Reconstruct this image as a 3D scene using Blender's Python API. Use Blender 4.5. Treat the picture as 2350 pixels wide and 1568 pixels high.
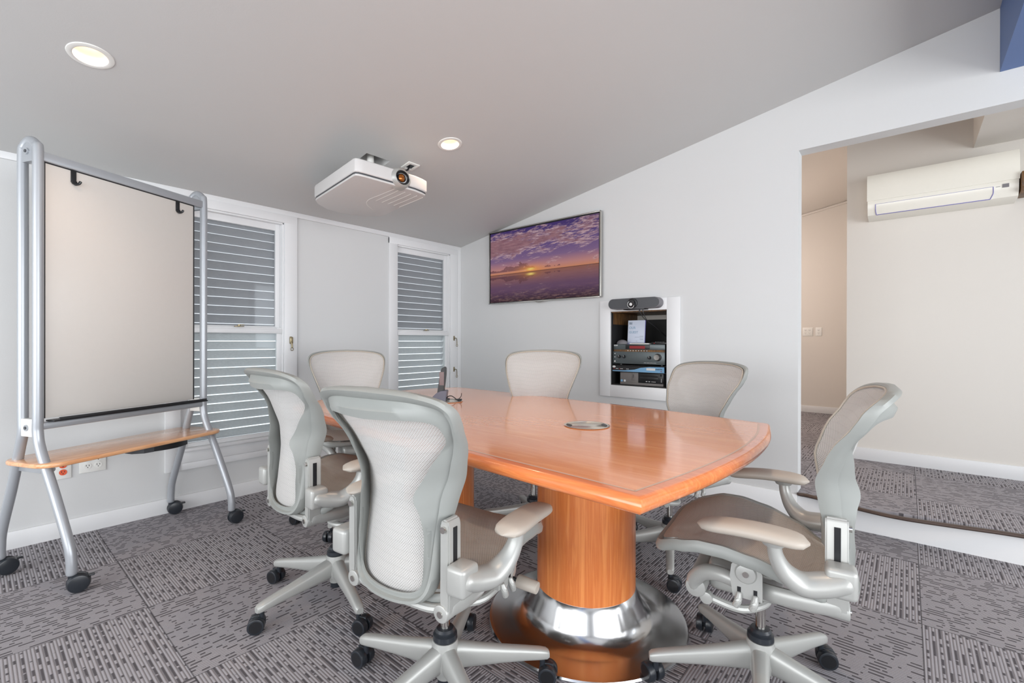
import bpy, bmesh, math, random
from mathutils import Vector, Matrix
random.seed(7)
PI = math.pi
R = math.radians
for o in list(bpy.data.objects):
    bpy.data.objects.remove(o)
SC = bpy.context.scene
COL = SC.collection

# ------------------------------------------------------------------ camera
cam_d = bpy.data.cameras.new('camera')
cam_d.sensor_width = 36.0
cam_d.lens = 1062.3 / 2350 * 36.0
cam_d.clip_start = 0.02
cam = bpy.data.objects.new('camera', cam_d)
COL.objects.link(cam)
YAW, PIT, ROL = 2.27698, -0.00156, 0.00198
_F = Vector((math.cos(YAW)*math.cos(PIT), math.sin(YAW)*math.cos(PIT), math.sin(PIT)))
_R = Vector((math.sin(YAW), -math.cos(YAW), 0))
_U = _R.cross(_F)
_R2 = _R*math.cos(ROL) + _U*math.sin(ROL)
_U2 = -_R*math.sin(ROL) + _U*math.cos(ROL)
cam.matrix_world = Matrix(((_R2.x, _U2.x, -_F.x, 3.583), (_R2.y, _U2.y, -_F.y, -3.357),
                           (_R2.z, _U2.z, -_F.z, 1.10), (0, 0, 0, 1)))
SC.camera = cam

# ------------------------------------------------------------------ light and exposure
w = bpy.data.worlds.new('world')
SC.world = w
w.use_nodes = True
wn = w.node_tree.nodes['Background']
wn.inputs[0].default_value = (0.90, 0.95, 1.0, 1)
wn.inputs[1].default_value = 1.6
SC.view_settings.view_transform = 'Standard'
SC.view_settings.look = 'None'
SC.view_settings.gamma = 1
SC.view_settings.exposure = 0.0
SC.view_settings.use_curve_mapping = False


def area(name, loc, direction, sx, sy, power, color=(1, 1, 1)):
    d = bpy.data.lights.new(name, 'AREA')
    d.shape = 'RECTANGLE'
    d.size = sx
    d.size_y = sy
    d.energy = power
    d.color = color
    o = bpy.data.objects.new(name, d)
    COL.objects.link(o)
    o.location = loc
    o.rotation_euler = Vector(direction).to_track_quat('-Z', 'Y').to_euler()
    return o


# added area lamps standing in for daylight at unseen openings, raised room included
area('daylight_fill_back', (2.9, -6.3, 1.35), (0, 1, -0.02), 5.0, 2.1, 142, (0.97, 0.985, 1.0))
area('daylight_fill_right', (6.75, -3.0, 1.3), (-1, 0, 0), 4.6, 2.0, 150, (0.97, 0.985, 1.0))
area('daylight_fill_hall', (6.7, 0.65, 1.5), (-1, 0, -0.1), 0.9, 1.5, 24, (0.85, 0.92, 1.0))


def spot(name, loc, power, size, color, blend=0.6, rad=0.03):
    d = bpy.data.lights.new(name, 'SPOT')
    d.energy = power
    d.spot_size = R(size)
    d.spot_blend = blend
    d.color = color
    d.shadow_soft_size = rad
    o = bpy.data.objects.new(name, d)
    COL.objects.link(o)
    o.location = loc
    return o


WARM = (1.0, 0.70, 0.48)
DOWNLIGHTS = [(1.041, -3.035), (1.41, -1.41), (3.05, -1.45), (3.05, -3.05)]
DOWN_POWER = 30
HALL_FILL = 42


def lin(c):
    return tuple(((v/255)/12.92 if v/255 <= 0.04045 else ((v/255+0.055)/1.055)**2.4) for v in c) + (1,)


# ------------------------------------------------------------------ node helpers
class NT:
    def __init__(s, name):
        s.m = bpy.data.materials.new(name)
        s.m.use_nodes = True
        s.t = s.m.node_tree
        s.b = s.t.nodes['Principled BSDF']
        s.out = s.t.nodes['Material Output']

    def n(s, typ, **kw):
        x = s.t.nodes.new(typ)
        for k, v in kw.items():
            setattr(x, k, v)
        return x

    def put(s, sock, v):
        if isinstance(v, bpy.types.NodeSocket):
            s.t.links.new(v, sock)
        else:
            sock.default_value = v

    def math(s, op, a, b=0.0, c=0.0):
        x = s.n('ShaderNodeMath', operation=op)
        s.put(x.inputs[0], a)
        s.put(x.inputs[1], b)
        s.put(x.inputs[2], c)
        return x.outputs[0]

    def mix(s, fac, a, b, mode='MIX'):
        x = s.n('ShaderNodeMix', data_type='RGBA', blend_type=mode)
        s.put(x.inputs[0], fac)
        s.put(x.inputs[6], a)
        s.put(x.inputs[7], b)
        return x.outputs[2]

    def coords(s, kind='Object', scale=(1, 1, 1), rot=(0, 0, 0), loc=(0, 0, 0)):
        c = s.n('ShaderNodeTexCoord')
        m = s.n('ShaderNodeMapping')
        s.t.links.new(c.outputs[kind], m.inputs[0])
        m.inputs['Scale'].default_value = scale
        m.inputs['Rotation'].default_value = rot
        m.inputs['Location'].default_value = loc
        return m.outputs[0]

    def noise(s, vec, scale=5, detail=2, rough=0.5, dist=0.0):
        x = s.n('ShaderNodeTexNoise')
        s.put(x.inputs['Vector'], vec)
        x.inputs['Scale'].default_value = scale
        x.inputs['Detail'].default_value = detail
        x.inputs['Roughness'].default_value = rough
        x.inputs['Distortion'].default_value = dist
        return x.outputs[0]

    def ramp(s, fac, stops, interp='LINEAR'):
        x = s.n('ShaderNodeValToRGB')
        x.color_ramp.interpolation = interp
        e = x.color_ramp.elements
        while len(e) < len(stops):
            e.new(0.5)
        for i, (p, c) in enumerate(stops):
            e[i].position = p
            e[i].color = c if not isinstance(c, (int, float)) else (c, c, c, 1)
        s.put(x.inputs[0], fac)
        return x.outputs[0]

    def sep(s, vec):
        x = s.n('ShaderNodeSeparateXYZ')
        s.put(x.inputs[0], vec)
        return x.outputs

    def comb(s, a, b, c=0.0):
        x = s.n('ShaderNodeCombineXYZ')
        s.put(x.inputs[0], a)
        s.put(x.inputs[1], b)
        s.put(x.inputs[2], c)
        return x.outputs[0]

    def bump(s, h, strength=0.3, dist=0.01):
        x = s.n('ShaderNodeBump')
        x.inputs['Strength'].default_value = strength
        x.inputs['Distance'].default_value = dist
        s.put(x.inputs['Height'], h)
        s.t.links.new(x.outputs[0], s.b.inputs['Normal'])

    def set(s, **kw):
        names = dict(col='Base Color', rough='Roughness', metal='Metallic', coat='Coat Weight',
                     coatr='Coat Roughness', spec='Specular IOR Level', alpha='Alpha',
                     em='Emission Color', ems='Emission Strength')
        for k, v in kw.items():
            s.put(s.b.inputs[names[k]], v)
        return s.m


def plain(name, rgb, rough=0.5, metal=0.0, **kw):
    t = NT(name)
    v = t.noise(t.coords(), 35, 2)
    c = lin(rgb)
    f = t.math('MULTIPLY', v, 0.10)
    col = t.mix(f, c, tuple(x*0.75 for x in c[:3]) + (1,))
    return t.set(col=col, rough=rough, metal=metal, **kw)


M = {}
# painted plaster
for nm, rgb in (('wall', (208, 209, 209)), ('ceiling', (198, 198, 197)), ('trim', (226, 227, 228)), ('hall', (214, 209, 202))):
    t = NT(nm + '_paint')
    v = t.noise(t.coords(), 2.2, 3)
    c = lin(rgb)
    col = t.mix(t.math('MULTIPLY', v, 0.10), c, tuple(x*0.8 for x in c[:3]) + (1,))
    t.bump(t.noise(t.coords(), 160, 3), 0.06, 0.004)
    M[nm] = t.set(col=col, rough=0.38 if nm == 'trim' else 0.6)
M['blue'] = plain('blue_paint', (92, 117, 165), 0.55)
M['silver'] = plain('silver_metallic_plastic', (172, 173, 170), 0.36, 0.25)
M['stand'] = plain('silver_powder_coat', (172, 176, 181), 0.32, 0.35)
M['pewter'] = plain('soft_grey_plastic', (144, 147, 144), 0.42)
M['taupe'] = plain('taupe_plastic', (176, 168, 156), 0.42)
M['pad'] = plain('arm_pad_vinyl', (178, 170, 160), 0.45)
M['black'] = plain('black_plastic', (26, 27, 30), 0.35)
M['caster'] = plain('caster_black', (38, 42, 48), 0.3)
M['darkgrey'] = plain('dark_grey_plastic', (70, 72, 76), 0.4)
M['chrome'] = plain('chrome', (205, 203, 198), 0.16, 1.0)
M['lid'] = plain('polished_lid', (240, 232, 218), 0.22, 0.9)
M['brass'] = plain('aged_brass', (150, 138, 110), 0.35, 0.9)
M['white'] = plain('white_plastic', (228, 228, 224), 0.4)
M['orange'] = plain('orange_plastic', (226, 92, 54), 0.4)
M['board'] = plain('whiteboard_enamel', (214, 209, 203), 0.28)
M['projector'] = plain('projector_shell', (205, 204, 203), 0.35)
M['ac'] = plain('gloss_ivory_plastic', (232, 229, 219), 0.22)
M['bluetrim'] = plain('blue_trim', (108, 104, 176), 0.4)
M['bronze'] = plain('bronze_nosing', (92, 78, 72), 0.3, 0.6)
M['gunmetal'] = plain('gunmetal_face', (92, 100, 102), 0.35, 0.4)
M['rackblue'] = plain('rack_blue', (120, 168, 205), 0.4)
M['inkgrey'] = plain('ink_grey', (110, 125, 140), 0.6)
M['inkblue'] = plain('ink_blue', (150, 178, 200), 0.6)
M['inkdark'] = plain('ink_dark', (60, 62, 66), 0.6)
M['inklight'] = plain('ink_light', (215, 215, 215), 0.5)
M['paper'] = plain('sign_card', (214, 222, 238), 0.5)
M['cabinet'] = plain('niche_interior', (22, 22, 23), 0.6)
M['pcgrey'] = plain('computer_grey', (118, 114, 112), 0.45)
M['slate'] = plain('slate_plastic', (98, 98, 112), 0.4)
M['speaker'] = plain('speaker_cloth', (122, 120, 124), 0.7)
t = NT('glow_red')
M['red'] = t.set(col=lin((90, 16, 20)), em=lin((160, 34, 38)), ems=0.35)
t = NT('lamp_glow')
M['bulb'] = t.set(col=(1, 1, 1, 1), em=(1, 0.84, 0.62, 1), ems=5)
M['reflector'] = plain('lamp_reflector', (245, 225, 200), 0.3)


def wood(name, light, dark, axis_scale, rough, coat, ring=9.0):
    t = NT(name)
    v = t.coords('Object', axis_scale)
    n1 = t.noise(v, 3.0, 5, 0.6, 1.2)
    n2 = t.noise(v, 26, 3, 0.6)
    band = t.math('SINE', t.math('MULTIPLY', n1, ring*PI))
    f = t.math('ADD', t.math('MULTIPLY', band, 0.22), t.math('MULTIPLY', n2, 0.55))
    col = t.ramp(f, [(0.05, lin(light)), (0.62, lin(dark))])
    t.bump(n2, 0.03, 0.002)
    return t.set(col=col, rough=rough, coat=coat, coatr=0.08)


M['cherry'] = wood('cherry_veneer', (244, 166, 106), (228, 140, 80), (0.55, 7, 7), 0.2, 0.8, 5.0)
M['cherry_v'] = wood('cherry_veneer_upright', (232, 148, 84), (206, 112, 56), (9, 9, 0.35), 0.3, 0.4, 5.0)
M['cherry_edge'] = wood('cherry_edge', (234, 142, 80), (216, 118, 62), (0.8, 8, 8), 0.2, 0.8, 5.0)
M['inlay'] = plain('inlay_strip', (206, 172, 150), 0.25)
M['maple'] = wood('maple_shelf', (232, 178, 132), (214, 152, 106), (6, 0.6, 6), 0.25, 0.6)
M['nichewood'] = wood('niche_wood', (120, 84, 44), (70, 46, 22), (6, 6, 1), 0.5, 0.1)

# brushed steel
t = NT('brushed_steel')
nn = t.noise(t.coords('Object'), 14, 2)
M['steel'] = t.set(col=(0.52, 0.52, 0.525, 1), rough=t.math('MULTIPLY_ADD', nn, 0.04, 0.17), metal=1.0)


# woven seat and back mesh
def mesh_mat(name, base, dark, sc, wave_axis, clear):
    t = NT(name)
    v = t.coords('Object')
    x, y, z = t.sep(v)
    a, b = (x, z) if wave_axis == 'z' else (x, y)
    d1 = t.math('SINE', t.math('MULTIPLY', t.math('ADD', a, t.math('MULTIPLY', b, 0.8)), 1000*sc))
    d2 = t.math('SINE', t.math('MULTIPLY', t.math('SUBTRACT', a, b), 820*sc))
    wob = t.math('MULTIPLY', t.math('SINE', t.math('MULTIPLY', a, 26.0)), 0.006)
    nz = t.math('MULTIPLY', t.noise(v, 9, 1), 0.02)
    ph = t.math('ADD', t.math('ADD', b, wob), nz)
    wv = t.math('SINE', t.math('MULTIPLY', ph, 2*PI/0.022))
    line = t.math('GREATER_THAN', wv, 0.90)
    f = t.math('ADD', t.math('MULTIPLY_ADD', d1, 0.16, 0.2), t.math('MULTIPLY', line, 0.10))
    f = t.math('ADD', f, t.math('MULTIPLY', d2, 0.05))
    col = t.mix(f, lin(base), lin(dark))
    t.set(col=col, rough=0.65)
    t.bump(d1, 0.25, 0.001)
    tr = t.n('ShaderNodeBsdfTransparent')
    mx = t.n('ShaderNodeMixShader')
    hole = t.math('GREATER_THAN', t.math('ADD', d1, d2), 1.15)
    t.put(mx.inputs[0], t.math('MULTIPLY', hole, clear))
    t.t.links.new(t.b.outputs[0], mx.inputs[1])
    t.t.links.new(tr.outputs[0], mx.inputs[2])
    t.t.links.new(mx.outputs[0], t.out.inputs[0])
    return t.m


M['backmesh'] = mesh_mat('back_mesh_weave', (194, 193, 191), (148, 146, 144), 1.0, 'z', 0.55)
M['seatmesh'] = mesh_mat('seat_mesh_weave', (184, 178, 170), (138, 133, 127), 1.0, 'y', 0.45)


# carpet tiles, quarter turned
def carpet(name):
    t = NT(name)
    v = t.coords('Object')
    x, y, z = t.sep(v)
    TX, TY = 0.605, 0.6425
    gx = t.math('DIVIDE', x, TX)
    gy = t.math('DIVIDE', t.math('ADD', y, 2.88), TY)
    ix = t.math('FLOOR', gx)
    iy = t.math('FLOOR', gy)
    par = t.math('MODULO', t.math('ABSOLUTE', t.math('ADD', t.math('ADD', ix, iy), 40)), 2.0)
    odd = t.math('GREATER_THAN', par, 0.5)     # ridges along x
    inv = t.math('SUBTRACT', 1.0, odd)
    along = t.math('ADD', t.math('MULTIPLY', x, odd), t.math('MULTIPLY', y, inv))
    across = t.math('ADD', t.math('MULTIPLY', y, odd), t.math('MULTIPLY', x, inv))
    P = 0.0094
    rib = t.math('DIVIDE', across, P)
    ribi = t.math('FLOOR', rib)
    ribf = t.math('FRACT', rib)
    ridge = t.math('SINE', t.math('MULTIPLY', ribf, PI))
    # dashes
    seg = t.comb(t.math('MULTIPLY', along, 28.0), t.math('MULTIPLY', ribi, 7.31), t.math('ADD', ix, t.math('MULTIPLY', iy, 3.7)))
    dn = t.noise(seg, 1.0, 1, 0.4)
    evenr = t.math('GREATER_THAN', t.math('MODULO', t.math('ABSOLUTE', ribi), 2.0), 0.5)
    fuzz = t.noise(v, 420, 2, 0.7)
    dnf = t.math('MULTIPLY_ADD', fuzz, 0.04, t.math('SUBTRACT', dn, 0.02))
    dash = t.math('MULTIPLY', t.math('MULTIPLY', t.math('GREATER_THAN', dnf, 0.515), evenr), t.math('GREATER_THAN', ridge, 0.22))
    streak = t.noise(t.comb(t.math('MULTIPLY', along, 3.0), t.math('MULTIPLY', across, 60.0), ix), 1.0, 2)
    cell = t.noise(t.comb(t.math('MULTIPLY', ix, 3.17), t.math('MULTIPLY', iy, 5.3), 1.7), 1.0, 0)
    yarn = t.mix(fuzz, lin((138, 135, 138)), lin((186, 182, 185)))
    yarn = t.mix(t.math('MULTIPLY', streak, 0.30), yarn, lin((146, 146, 156)))
    yarn = t.mix(t.math('MULTIPLY', t.math('SUBTRACT', 1.0, ridge), 0.42), yarn, lin((92, 90, 94)))
    yarn = t.mix(t.math('MULTIPLY', cell, 0.12), yarn, lin((90, 88, 92)))
    col = t.mix(t.math('MULTIPLY', dash, t.math('MULTIPLY_ADD', ridge, 0.40, 0.45)), yarn, lin((60, 56, 60)))
    # seams
    fx = t.math('ABSOLUTE', t.math('SUBTRACT', t.math('FRACT', gx), 0.5))
    fy = t.math('ABSOLUTE', t.math('SUBTRACT', t.math('FRACT', gy), 0.5))
    seam = t.math('GREATER_THAN', t.math('MAXIMUM', fx, fy), 0.4965)
    col = t.mix(t.math('MULTIPLY', seam, 0.6), col, lin((55, 54, 58)))
    h = t.math('ADD', t.math('MULTIPLY', ridge, t.math('SUBTRACT', 1.0, t.math('MULTIPLY', dash, 0.7))), t.math('MULTIPLY', fuzz, 0.5))
    t.bump(h, 0.5, 0.004)
    return t.set(col=col, rough=0.95, spec=0.1)


M['carpet'] = carpet('carpet_tiles')


def glass(name, tint, gloss=0.06, clear=0.9, haze=(0.4, 0.4, 0.4, 1)):
    t = NT(name)
    tr = t.n('ShaderNodeBsdfTransparent')
    tr.inputs[0].default_value = tint
    gl = t.n('ShaderNodeBsdfGlossy')
    gl.inputs['Roughness'].default_value = 0.03
    df = t.n('ShaderNodeBsdfDiffuse')
    df.inputs[0].default_value = haze
    m1 = t.n('ShaderNodeMixShader')
    m1.inputs[0].default_value = 1-clear
    t.t.links.new(tr.outputs[0], m1.inputs[1])
    t.t.links.new(df.outputs[0], m1.inputs[2])
    m2 = t.n('ShaderNodeMixShader')
    m2.inputs[0].default_value = gloss
    t.t.links.new(m1.outputs[0], m2.inputs[1])
    t.t.links.new(gl.outputs[0], m2.inputs[2])
    t.t.links.new(m2.outputs[0], t.out.inputs[0])
    return t.m


M['glass'] = glass('window_glass', (0.96, 0.98, 0.98, 1), 0.012, 0.97)
M['screened'] = glass('screened_glass', (0.84, 0.85, 0.86, 1), 0.014, 0.90, (0.3, 0.3, 0.3, 1))
t = NT('louver_slat')
v = t.coords('Object', (1, 1, 6))
nn = t.noise(v, 60, 3)
slat_c = t.ramp(nn, [(0.3, lin((206, 208, 210))), (0.75, lin((228, 229, 230)))])
M['slat'] = t.set(col=slat_c, rough=0.5)
tl_ = t.n('ShaderNodeBsdfTranslucent')
t.put(tl_.inputs[0], slat_c)
mx2 = t.n('ShaderNodeMixShader')
mx2.inputs[0].default_value = 0.26
t.t.links.new(t.b.outputs[0], mx2.inputs[1])
t.t.links.new(tl_.outputs[0], mx2.inputs[2])
t.t.links.new(mx2.outputs[0], t.out.inputs[0])


# ------------------------------------------------------------------ mesh helpers
def newbm():
    return bmesh.new()


def obj(name, bm, mat, parent=None, smooth=True, ang=35):
    me = bpy.data.meshes.new(name)
    bmesh.ops.remove_doubles(bm, verts=bm.verts, dist=1e-6)
    bmesh.ops.recalc_face_normals(bm, faces=bm.faces)
    bm.to_mesh(me)
    bm.free()
    mats = mat if isinstance(mat, (list, tuple)) else [mat]
    for m_ in mats:
        me.materials.append(m_)
    if smooth:
        me.polygons.foreach_set('use_smooth', [True]*len(me.polygons))
        me.set_sharp_from_angle(angle=R(ang))
    o = bpy.data.objects.new(name, me)
    COL.objects.link(o)
    if parent:
        o.parent = parent
    return o


def thing(name, label, cat, loc=(0, 0, 0), rotz=0.0, group=None):
    o = bpy.data.objects.new(name, None)
    COL.objects.link(o)
    o.empty_display_size = 0.05
    o.location = loc
    o.rotation_euler = (0, 0, rotz)
    o['label'] = label
    o['category'] = cat
    if group:
        o['group'] = group
    return o


def tag(o, label, cat, group=None):
    o['label'] = label
    o['category'] = cat
    if group:
        o['group'] = group
    return o


def struct(o):
    o['kind'] = 'structure'
    return o


def merge(bm, tmp, mat_index=0, M4=None):
    for f in tmp.faces:
        f.material_index = mat_index
    if M4 is not None:
        bmesh.ops.transform(tmp, matrix=M4, verts=tmp.verts)
    me = bpy.data.meshes.new('tmp')
    tmp.to_mesh(me)
    tmp.free()
    bm.from_mesh(me)
    bpy.data.meshes.remove(me)


def box(bm, x0, x1, y0, y1, z0, z1, bev=0.0, seg=2, mi=0, M4=None):
    t = bmesh.new()
    bmesh.ops.create_cube(t, size=1)
    bmesh.ops.scale(t, vec=(abs(x1-x0), abs(y1-y0), abs(z1-z0)), verts=t.verts)
    bmesh.ops.translate(t, vec=((x0+x1)/2, (y0+y1)/2, (z0+z1)/2), verts=t.verts)
    if bev > 0:
        bmesh.ops.bevel(t, geom=list(t.edges), offset=bev, segments=seg, affect='EDGES', profile=0.5)
    merge(bm, t, mi, M4)


def cyl(bm, p0, p1, r0, r1=None, n=24, mi=0, cap=True, bev=0.0):
    p0 = Vector(p0)
    p1 = Vector(p1)
    r1 = r0 if r1 is None else r1
    d = p1-p0
    L = d.length
    if bev > 0:
        prof = [(0, 0), (r0-bev, 0), (r0-bev*0.3, bev*0.3), (r0, bev), (r1, L-bev), (r1-bev*0.3, L-bev*0.3), (r1-bev, L), (0, L)]
    else:
        prof = [(0, 0), (r0, 0), (r1, L), (0, L)] if cap else [(r0, 0), (r1, L)]
    q = d.to_track_quat('Z', 'Y').to_matrix().to_4x4()
    lathe(bm, prof, n, mi, Matrix.Translation(p0) @ q)


def lathe(bm, prof, n=32, mi=0, M4=None):
    t = bmesh.new()
    rings = []
    for r, z in prof:
        if r < 1e-7:
            rings.append([t.verts.new((0, 0, z))])
        else:
            rings.append([t.verts.new((r*math.cos(2*PI*i/n), r*math.sin(2*PI*i/n), z)) for i in range(n)])
    for a, b in zip(rings, rings[1:]):
        for i in range(n):
            j = (i+1) % n
            if len(a) == 1 and len(b) == 1:
                continue
            if len(a) == 1:
                t.faces.new((a[0], b[i], b[j]))
            elif len(b) == 1:
                t.faces.new((a[i], a[j], b[0]))
            else:
                t.faces.new((a[i], a[j], b[j], b[i]))
    merge(bm, t, mi, M4)


def crom(pts, n=8):
    P = [Vector(p) for p in pts]
    out = []
    for i in range(len(P)-1):
        p0 = P[i-1] if i > 0 else P[i]*2-P[i+1]
        p1, p2 = P[i], P[i+1]
        p3 = P[i+2] if i+2 < len(P) else P[i+1]*2-P[i]
        for k in range(n):
            s = k/n
            out.append(0.5*((2*p1)+(-p0+p2)*s+(2*p0-5*p1+4*p2-p3)*s*s+(-p0+3*p1-3*p2+p3)*s**3))
    out.append(P[-1])
    return out


def tube(bm, pts, rad, n=14, sm=8, mi=0, squash=None, up=(0, 0, 1), capround=True):
    """sweep an ellipse along a smooth path; rad: float or list per control point; squash (a,b)"""
    rads = rad if isinstance(rad, (list, tuple)) else [rad]*len(pts)
    pr = crom([(*p, 0) [:3] for p in pts], sm) if sm > 1 else [Vector(p) for p in pts]
    rr = crom([(r, 0, 0) for r in rads], sm) if sm > 1 else [Vector((r, 0, 0)) for r in rads]
    rr = [v.x for v in rr]
    if capround:
        d0 = (pr[0]-pr[1]).normalized()
        d1 = (pr[-1]-pr[-2]).normalized()
        r0, r1 = rr[0], rr[-1]
        pre = [(pr[0]+d0*r0*0.5*math.sin(a), r0*math.cos(a)) for a in (R(80), R(50), R(25))]
        post = [(pr[-1]+d1*r1*0.5*math.sin(a), r1*math.cos(a)) for a in (R(25), R(50), R(80))]
        pr = [p for p, _ in pre]+pr+[p for p, _ in post]
        rr = [r for _, r in pre]+rr+[r for _, r in post]
    t = bmesh.new()
    rings = []
    sa, sb = squash or (1, 1)
    upv = Vector(up)
    side_prev = None
    for i, p in enumerate(pr):
        a = pr[max(i-1, 0)]
        b = pr[min(i+1, len(pr)-1)]
        d = (b-a).normalized()
        side = d.cross(upv)
        if side.length < 0.15:
            side = side_prev if side_prev is not None else d.cross(Vector((1, 0, 0)))
            side = side - d*side.dot(d)
        side.normalize()
        if side_prev is not None and side.dot(side_prev) < 0:
            side = -side
        side_prev = side.copy()
        u2 = side.cross(d).normalized()
        rings.append([t.verts.new(p+side*(math.cos(2*PI*k/n)*rr[i]*sa)+u2*(math.sin(2*PI*k/n)*rr[i]*sb)) for k in range(n)])
    for a, b in zip(rings, rings[1:]):
        for k in range(n):
            j = (k+1) % n
            t.faces.new((a[k], a[j], b[j], b[k]))
    t.faces.new(rings[0][::-1])
    t.faces.new(rings[-1])
    merge(bm, t, mi)


def prism(bm, poly, z0, z1, mi=0, M4=None, bev=0.0):
    """extrude an xy polygon between z0 and z1"""
    t = bmesh.new()
    vs = [t.verts.new((x, y, z0)) for x, y in poly]
    f = t.faces.new(vs)
    r = bmesh.ops.extrude_face_region(t, geom=[f])
    nv = [e for e in r['geom'] if isinstance(e, bmesh.types.BMVert)]
    bmesh.ops.translate(t, vec=(0, 0, z1-z0), verts=nv)
    if bev > 0:
        es = [e for e in t.edges if abs(e.verts[0].co.z-e.verts[1].co.z) < 1e-6]
        bmesh.ops.bevel(t, geom=es, offset=bev, segments=3, affect='EDGES', profile=0.5)
    merge(bm, t, mi, M4)


def text_bm(s, size, depth=0.0006, bold=0.0):
    cu = bpy.data.curves.new('txt', 'FONT')
    cu.body = s
    cu.size = size
    cu.extrude = depth
    cu.offset = bold
    cu.resolution_u = 3
    o = bpy.data.objects.new('txt', cu)
    COL.objects.link(o)
    bpy.context.view_layer.update()
    dg = bpy.context.evaluated_depsgraph_get()
    me = bpy.data.meshes.new_from_object(o.evaluated_get(dg))
    b = bmesh.new()
    b.from_mesh(me)
    bpy.data.objects.remove(o)
    bpy.data.meshes.remove(me)
    bpy.data.curves.remove(cu)
    return b


def text_to(bm, s, size, origin, mi=0, rx=PI/2, rz=0.0, bold=0.0):
    """text standing in the xz plane facing -y, lower left at origin"""
    b = text_bm(s, size, 0.0006, bold)
    merge(bm, b, mi, Matrix.Translation(origin) @ Matrix.Rotation(rz, 4, 'Z') @ Matrix.Rotation(rx, 4, 'X'))


def interp(tab, z):
    if z <= tab[0][0]:
        return tab[0][1]
    for (a, va), (b, vb) in zip(tab, tab[1:]):
        if z <= b:
            s = (z-a)/(b-a)
            s = s*s*(3-2*s)*0.5+s*0.5
            return va+(vb-va)*s
    return tab[-1][1]


# ------------------------------------------------------------------ setting
ZC0, SL = 2.078, 0.177          # ceiling height at the window wall and its slope
XB = 3.935                      # where the slope meets the blue beam


def zc(x):
    return ZC0+SL*x


def XZ(poly, y0, y1, bm, mi=0):
    """polygon in x,z extruded along y"""
    t = bmesh.new()
    vs = [t.verts.new((x, y0, z)) for x, z in poly]
    f = t.faces.new(vs)
    r = bmesh.ops.extrude_face_region(t, geom=[f])
    nv = [e for e in r['geom'] if isinstance(e, bmesh.types.BMVert)]
    bmesh.ops.translate(t, vec=(0, y1-y0, 0), verts=nv)
    merge(bm, t, mi)


YB, XR = -6.2, 6.6
bm = newbm()
bmesh.ops.create_grid(bm, x_segments=1, y_segments=1, size=0.5)
bmesh.ops.scale(bm, vec=(XR+0.2, 6.4, 1), verts=bm.verts)
bmesh.ops.translate(bm, vec=((XR)/2, -3.1, 0), verts=bm.verts)
struct(obj('floor', bm, M['carpet'], smooth=False))
# raised hall floor
bm = newbm()
edge = [(3.067, 0.0), (3.14, -0.006), (3.39, -0.052), (3.5, -0.05), (3.62, -0.038), (3.79, -0.016), (4.02, 0.004), (4.4, 0.006), (XR, 0.006)]
prism(bm, edge+[(XR, 4.0), (0.9, 4.0), (0.9, 0.1), (3.067, 0.1)], 0.135, 0.158)
struct(obj('floor', bm, M['carpet'], smooth=False))

# window wall, x = 0
WIN = [(-2.47, -1.815), (-0.80, -0.148)]
WZ0, WZ1 = 0.385, 1.985
bm = newbm()
ys = [YB, WIN[0][0], WIN[0][1], WIN[1][0], WIN[1][1], 0.12]
for i in range(5):
    a, b = ys[i], ys[i+1]
    if i in (1, 3):
        box(bm, -0.13, 0, a, b, -0.1, WZ0)
        box(bm, -0.13, 0, a, b, WZ1, ZC0+0.02)
    else:
        box(bm, -0.13, 0, a, b, -0.1, ZC0+0.02)
struct(obj('wall_left', bm, M['wall'], smooth=False))

# screen wall, y = 0
T = 0.11
NX0, NX1, NZ0, NZ1 = 1.770, 2.233, 0.748, 1.334
OX, OZ, OX2 = 3.067, 2.291, 5.6
bm = newbm()
XZ([(0, -0.1), (NX0, -0.1), (NX0, zc(NX0)+.02), (0, zc(0)+.02)], 0, T, bm)
XZ([(NX0, -0.1), (NX1, -0.1), (NX1, NZ0), (NX0, NZ0)], 0, T, bm)
XZ([(NX0, NZ1), (NX1, NZ1), (NX1, zc(NX1)+.02), (NX0, zc(NX0)+.02)], 0, T, bm)
XZ([(NX1, -0.1), (OX, -0.1), (OX, zc(OX)+.02), (NX1, zc(NX1)+.02)], 0, T, bm)
XZ([(OX, OZ), (OX2, OZ), (OX2, 3.3), (XB, 3.3), (XB, zc(XB)+.02), (OX, zc(OX)+.02)], 0, T, bm)
XZ([(OX2, -0.1), (XR, -0.1), (XR, 3.3), (OX2, 3.3)], 0, T, bm)
struct(obj('wall_front', bm, M['wall'], smooth=False))
bm = newbm()
box(bm, OX-0.001, OX2, 0.0, 0.03, -0.05, 0.146)
struct(obj('trim_1', bm, M['trim'], smooth=False))       # riser of the step
# baseboards
bm = newbm()
box(bm, 0.014, OX, -0.014, 0.0, -0.01, 0.146, 0.003)
struct(obj('baseboard_front', bm, M['trim']))
bm = newbm()
box(bm, 0, 0.014, YB, -0.05, -0.01, 0.092, 0.003)
struct(obj('baseboard_left', bm, M['trim']))
bm = newbm()
box(bm, 0, 0.012, YB, 0, 2.043, 2.082, 0.002)
struct(obj('trim_2', bm, M['trim']))
bm = newbm()
box(bm, 0, 0.016, -0.048, 0, 0, 2.045, 0.002)
struct(obj('trim_3', bm, M['trim']))

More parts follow.
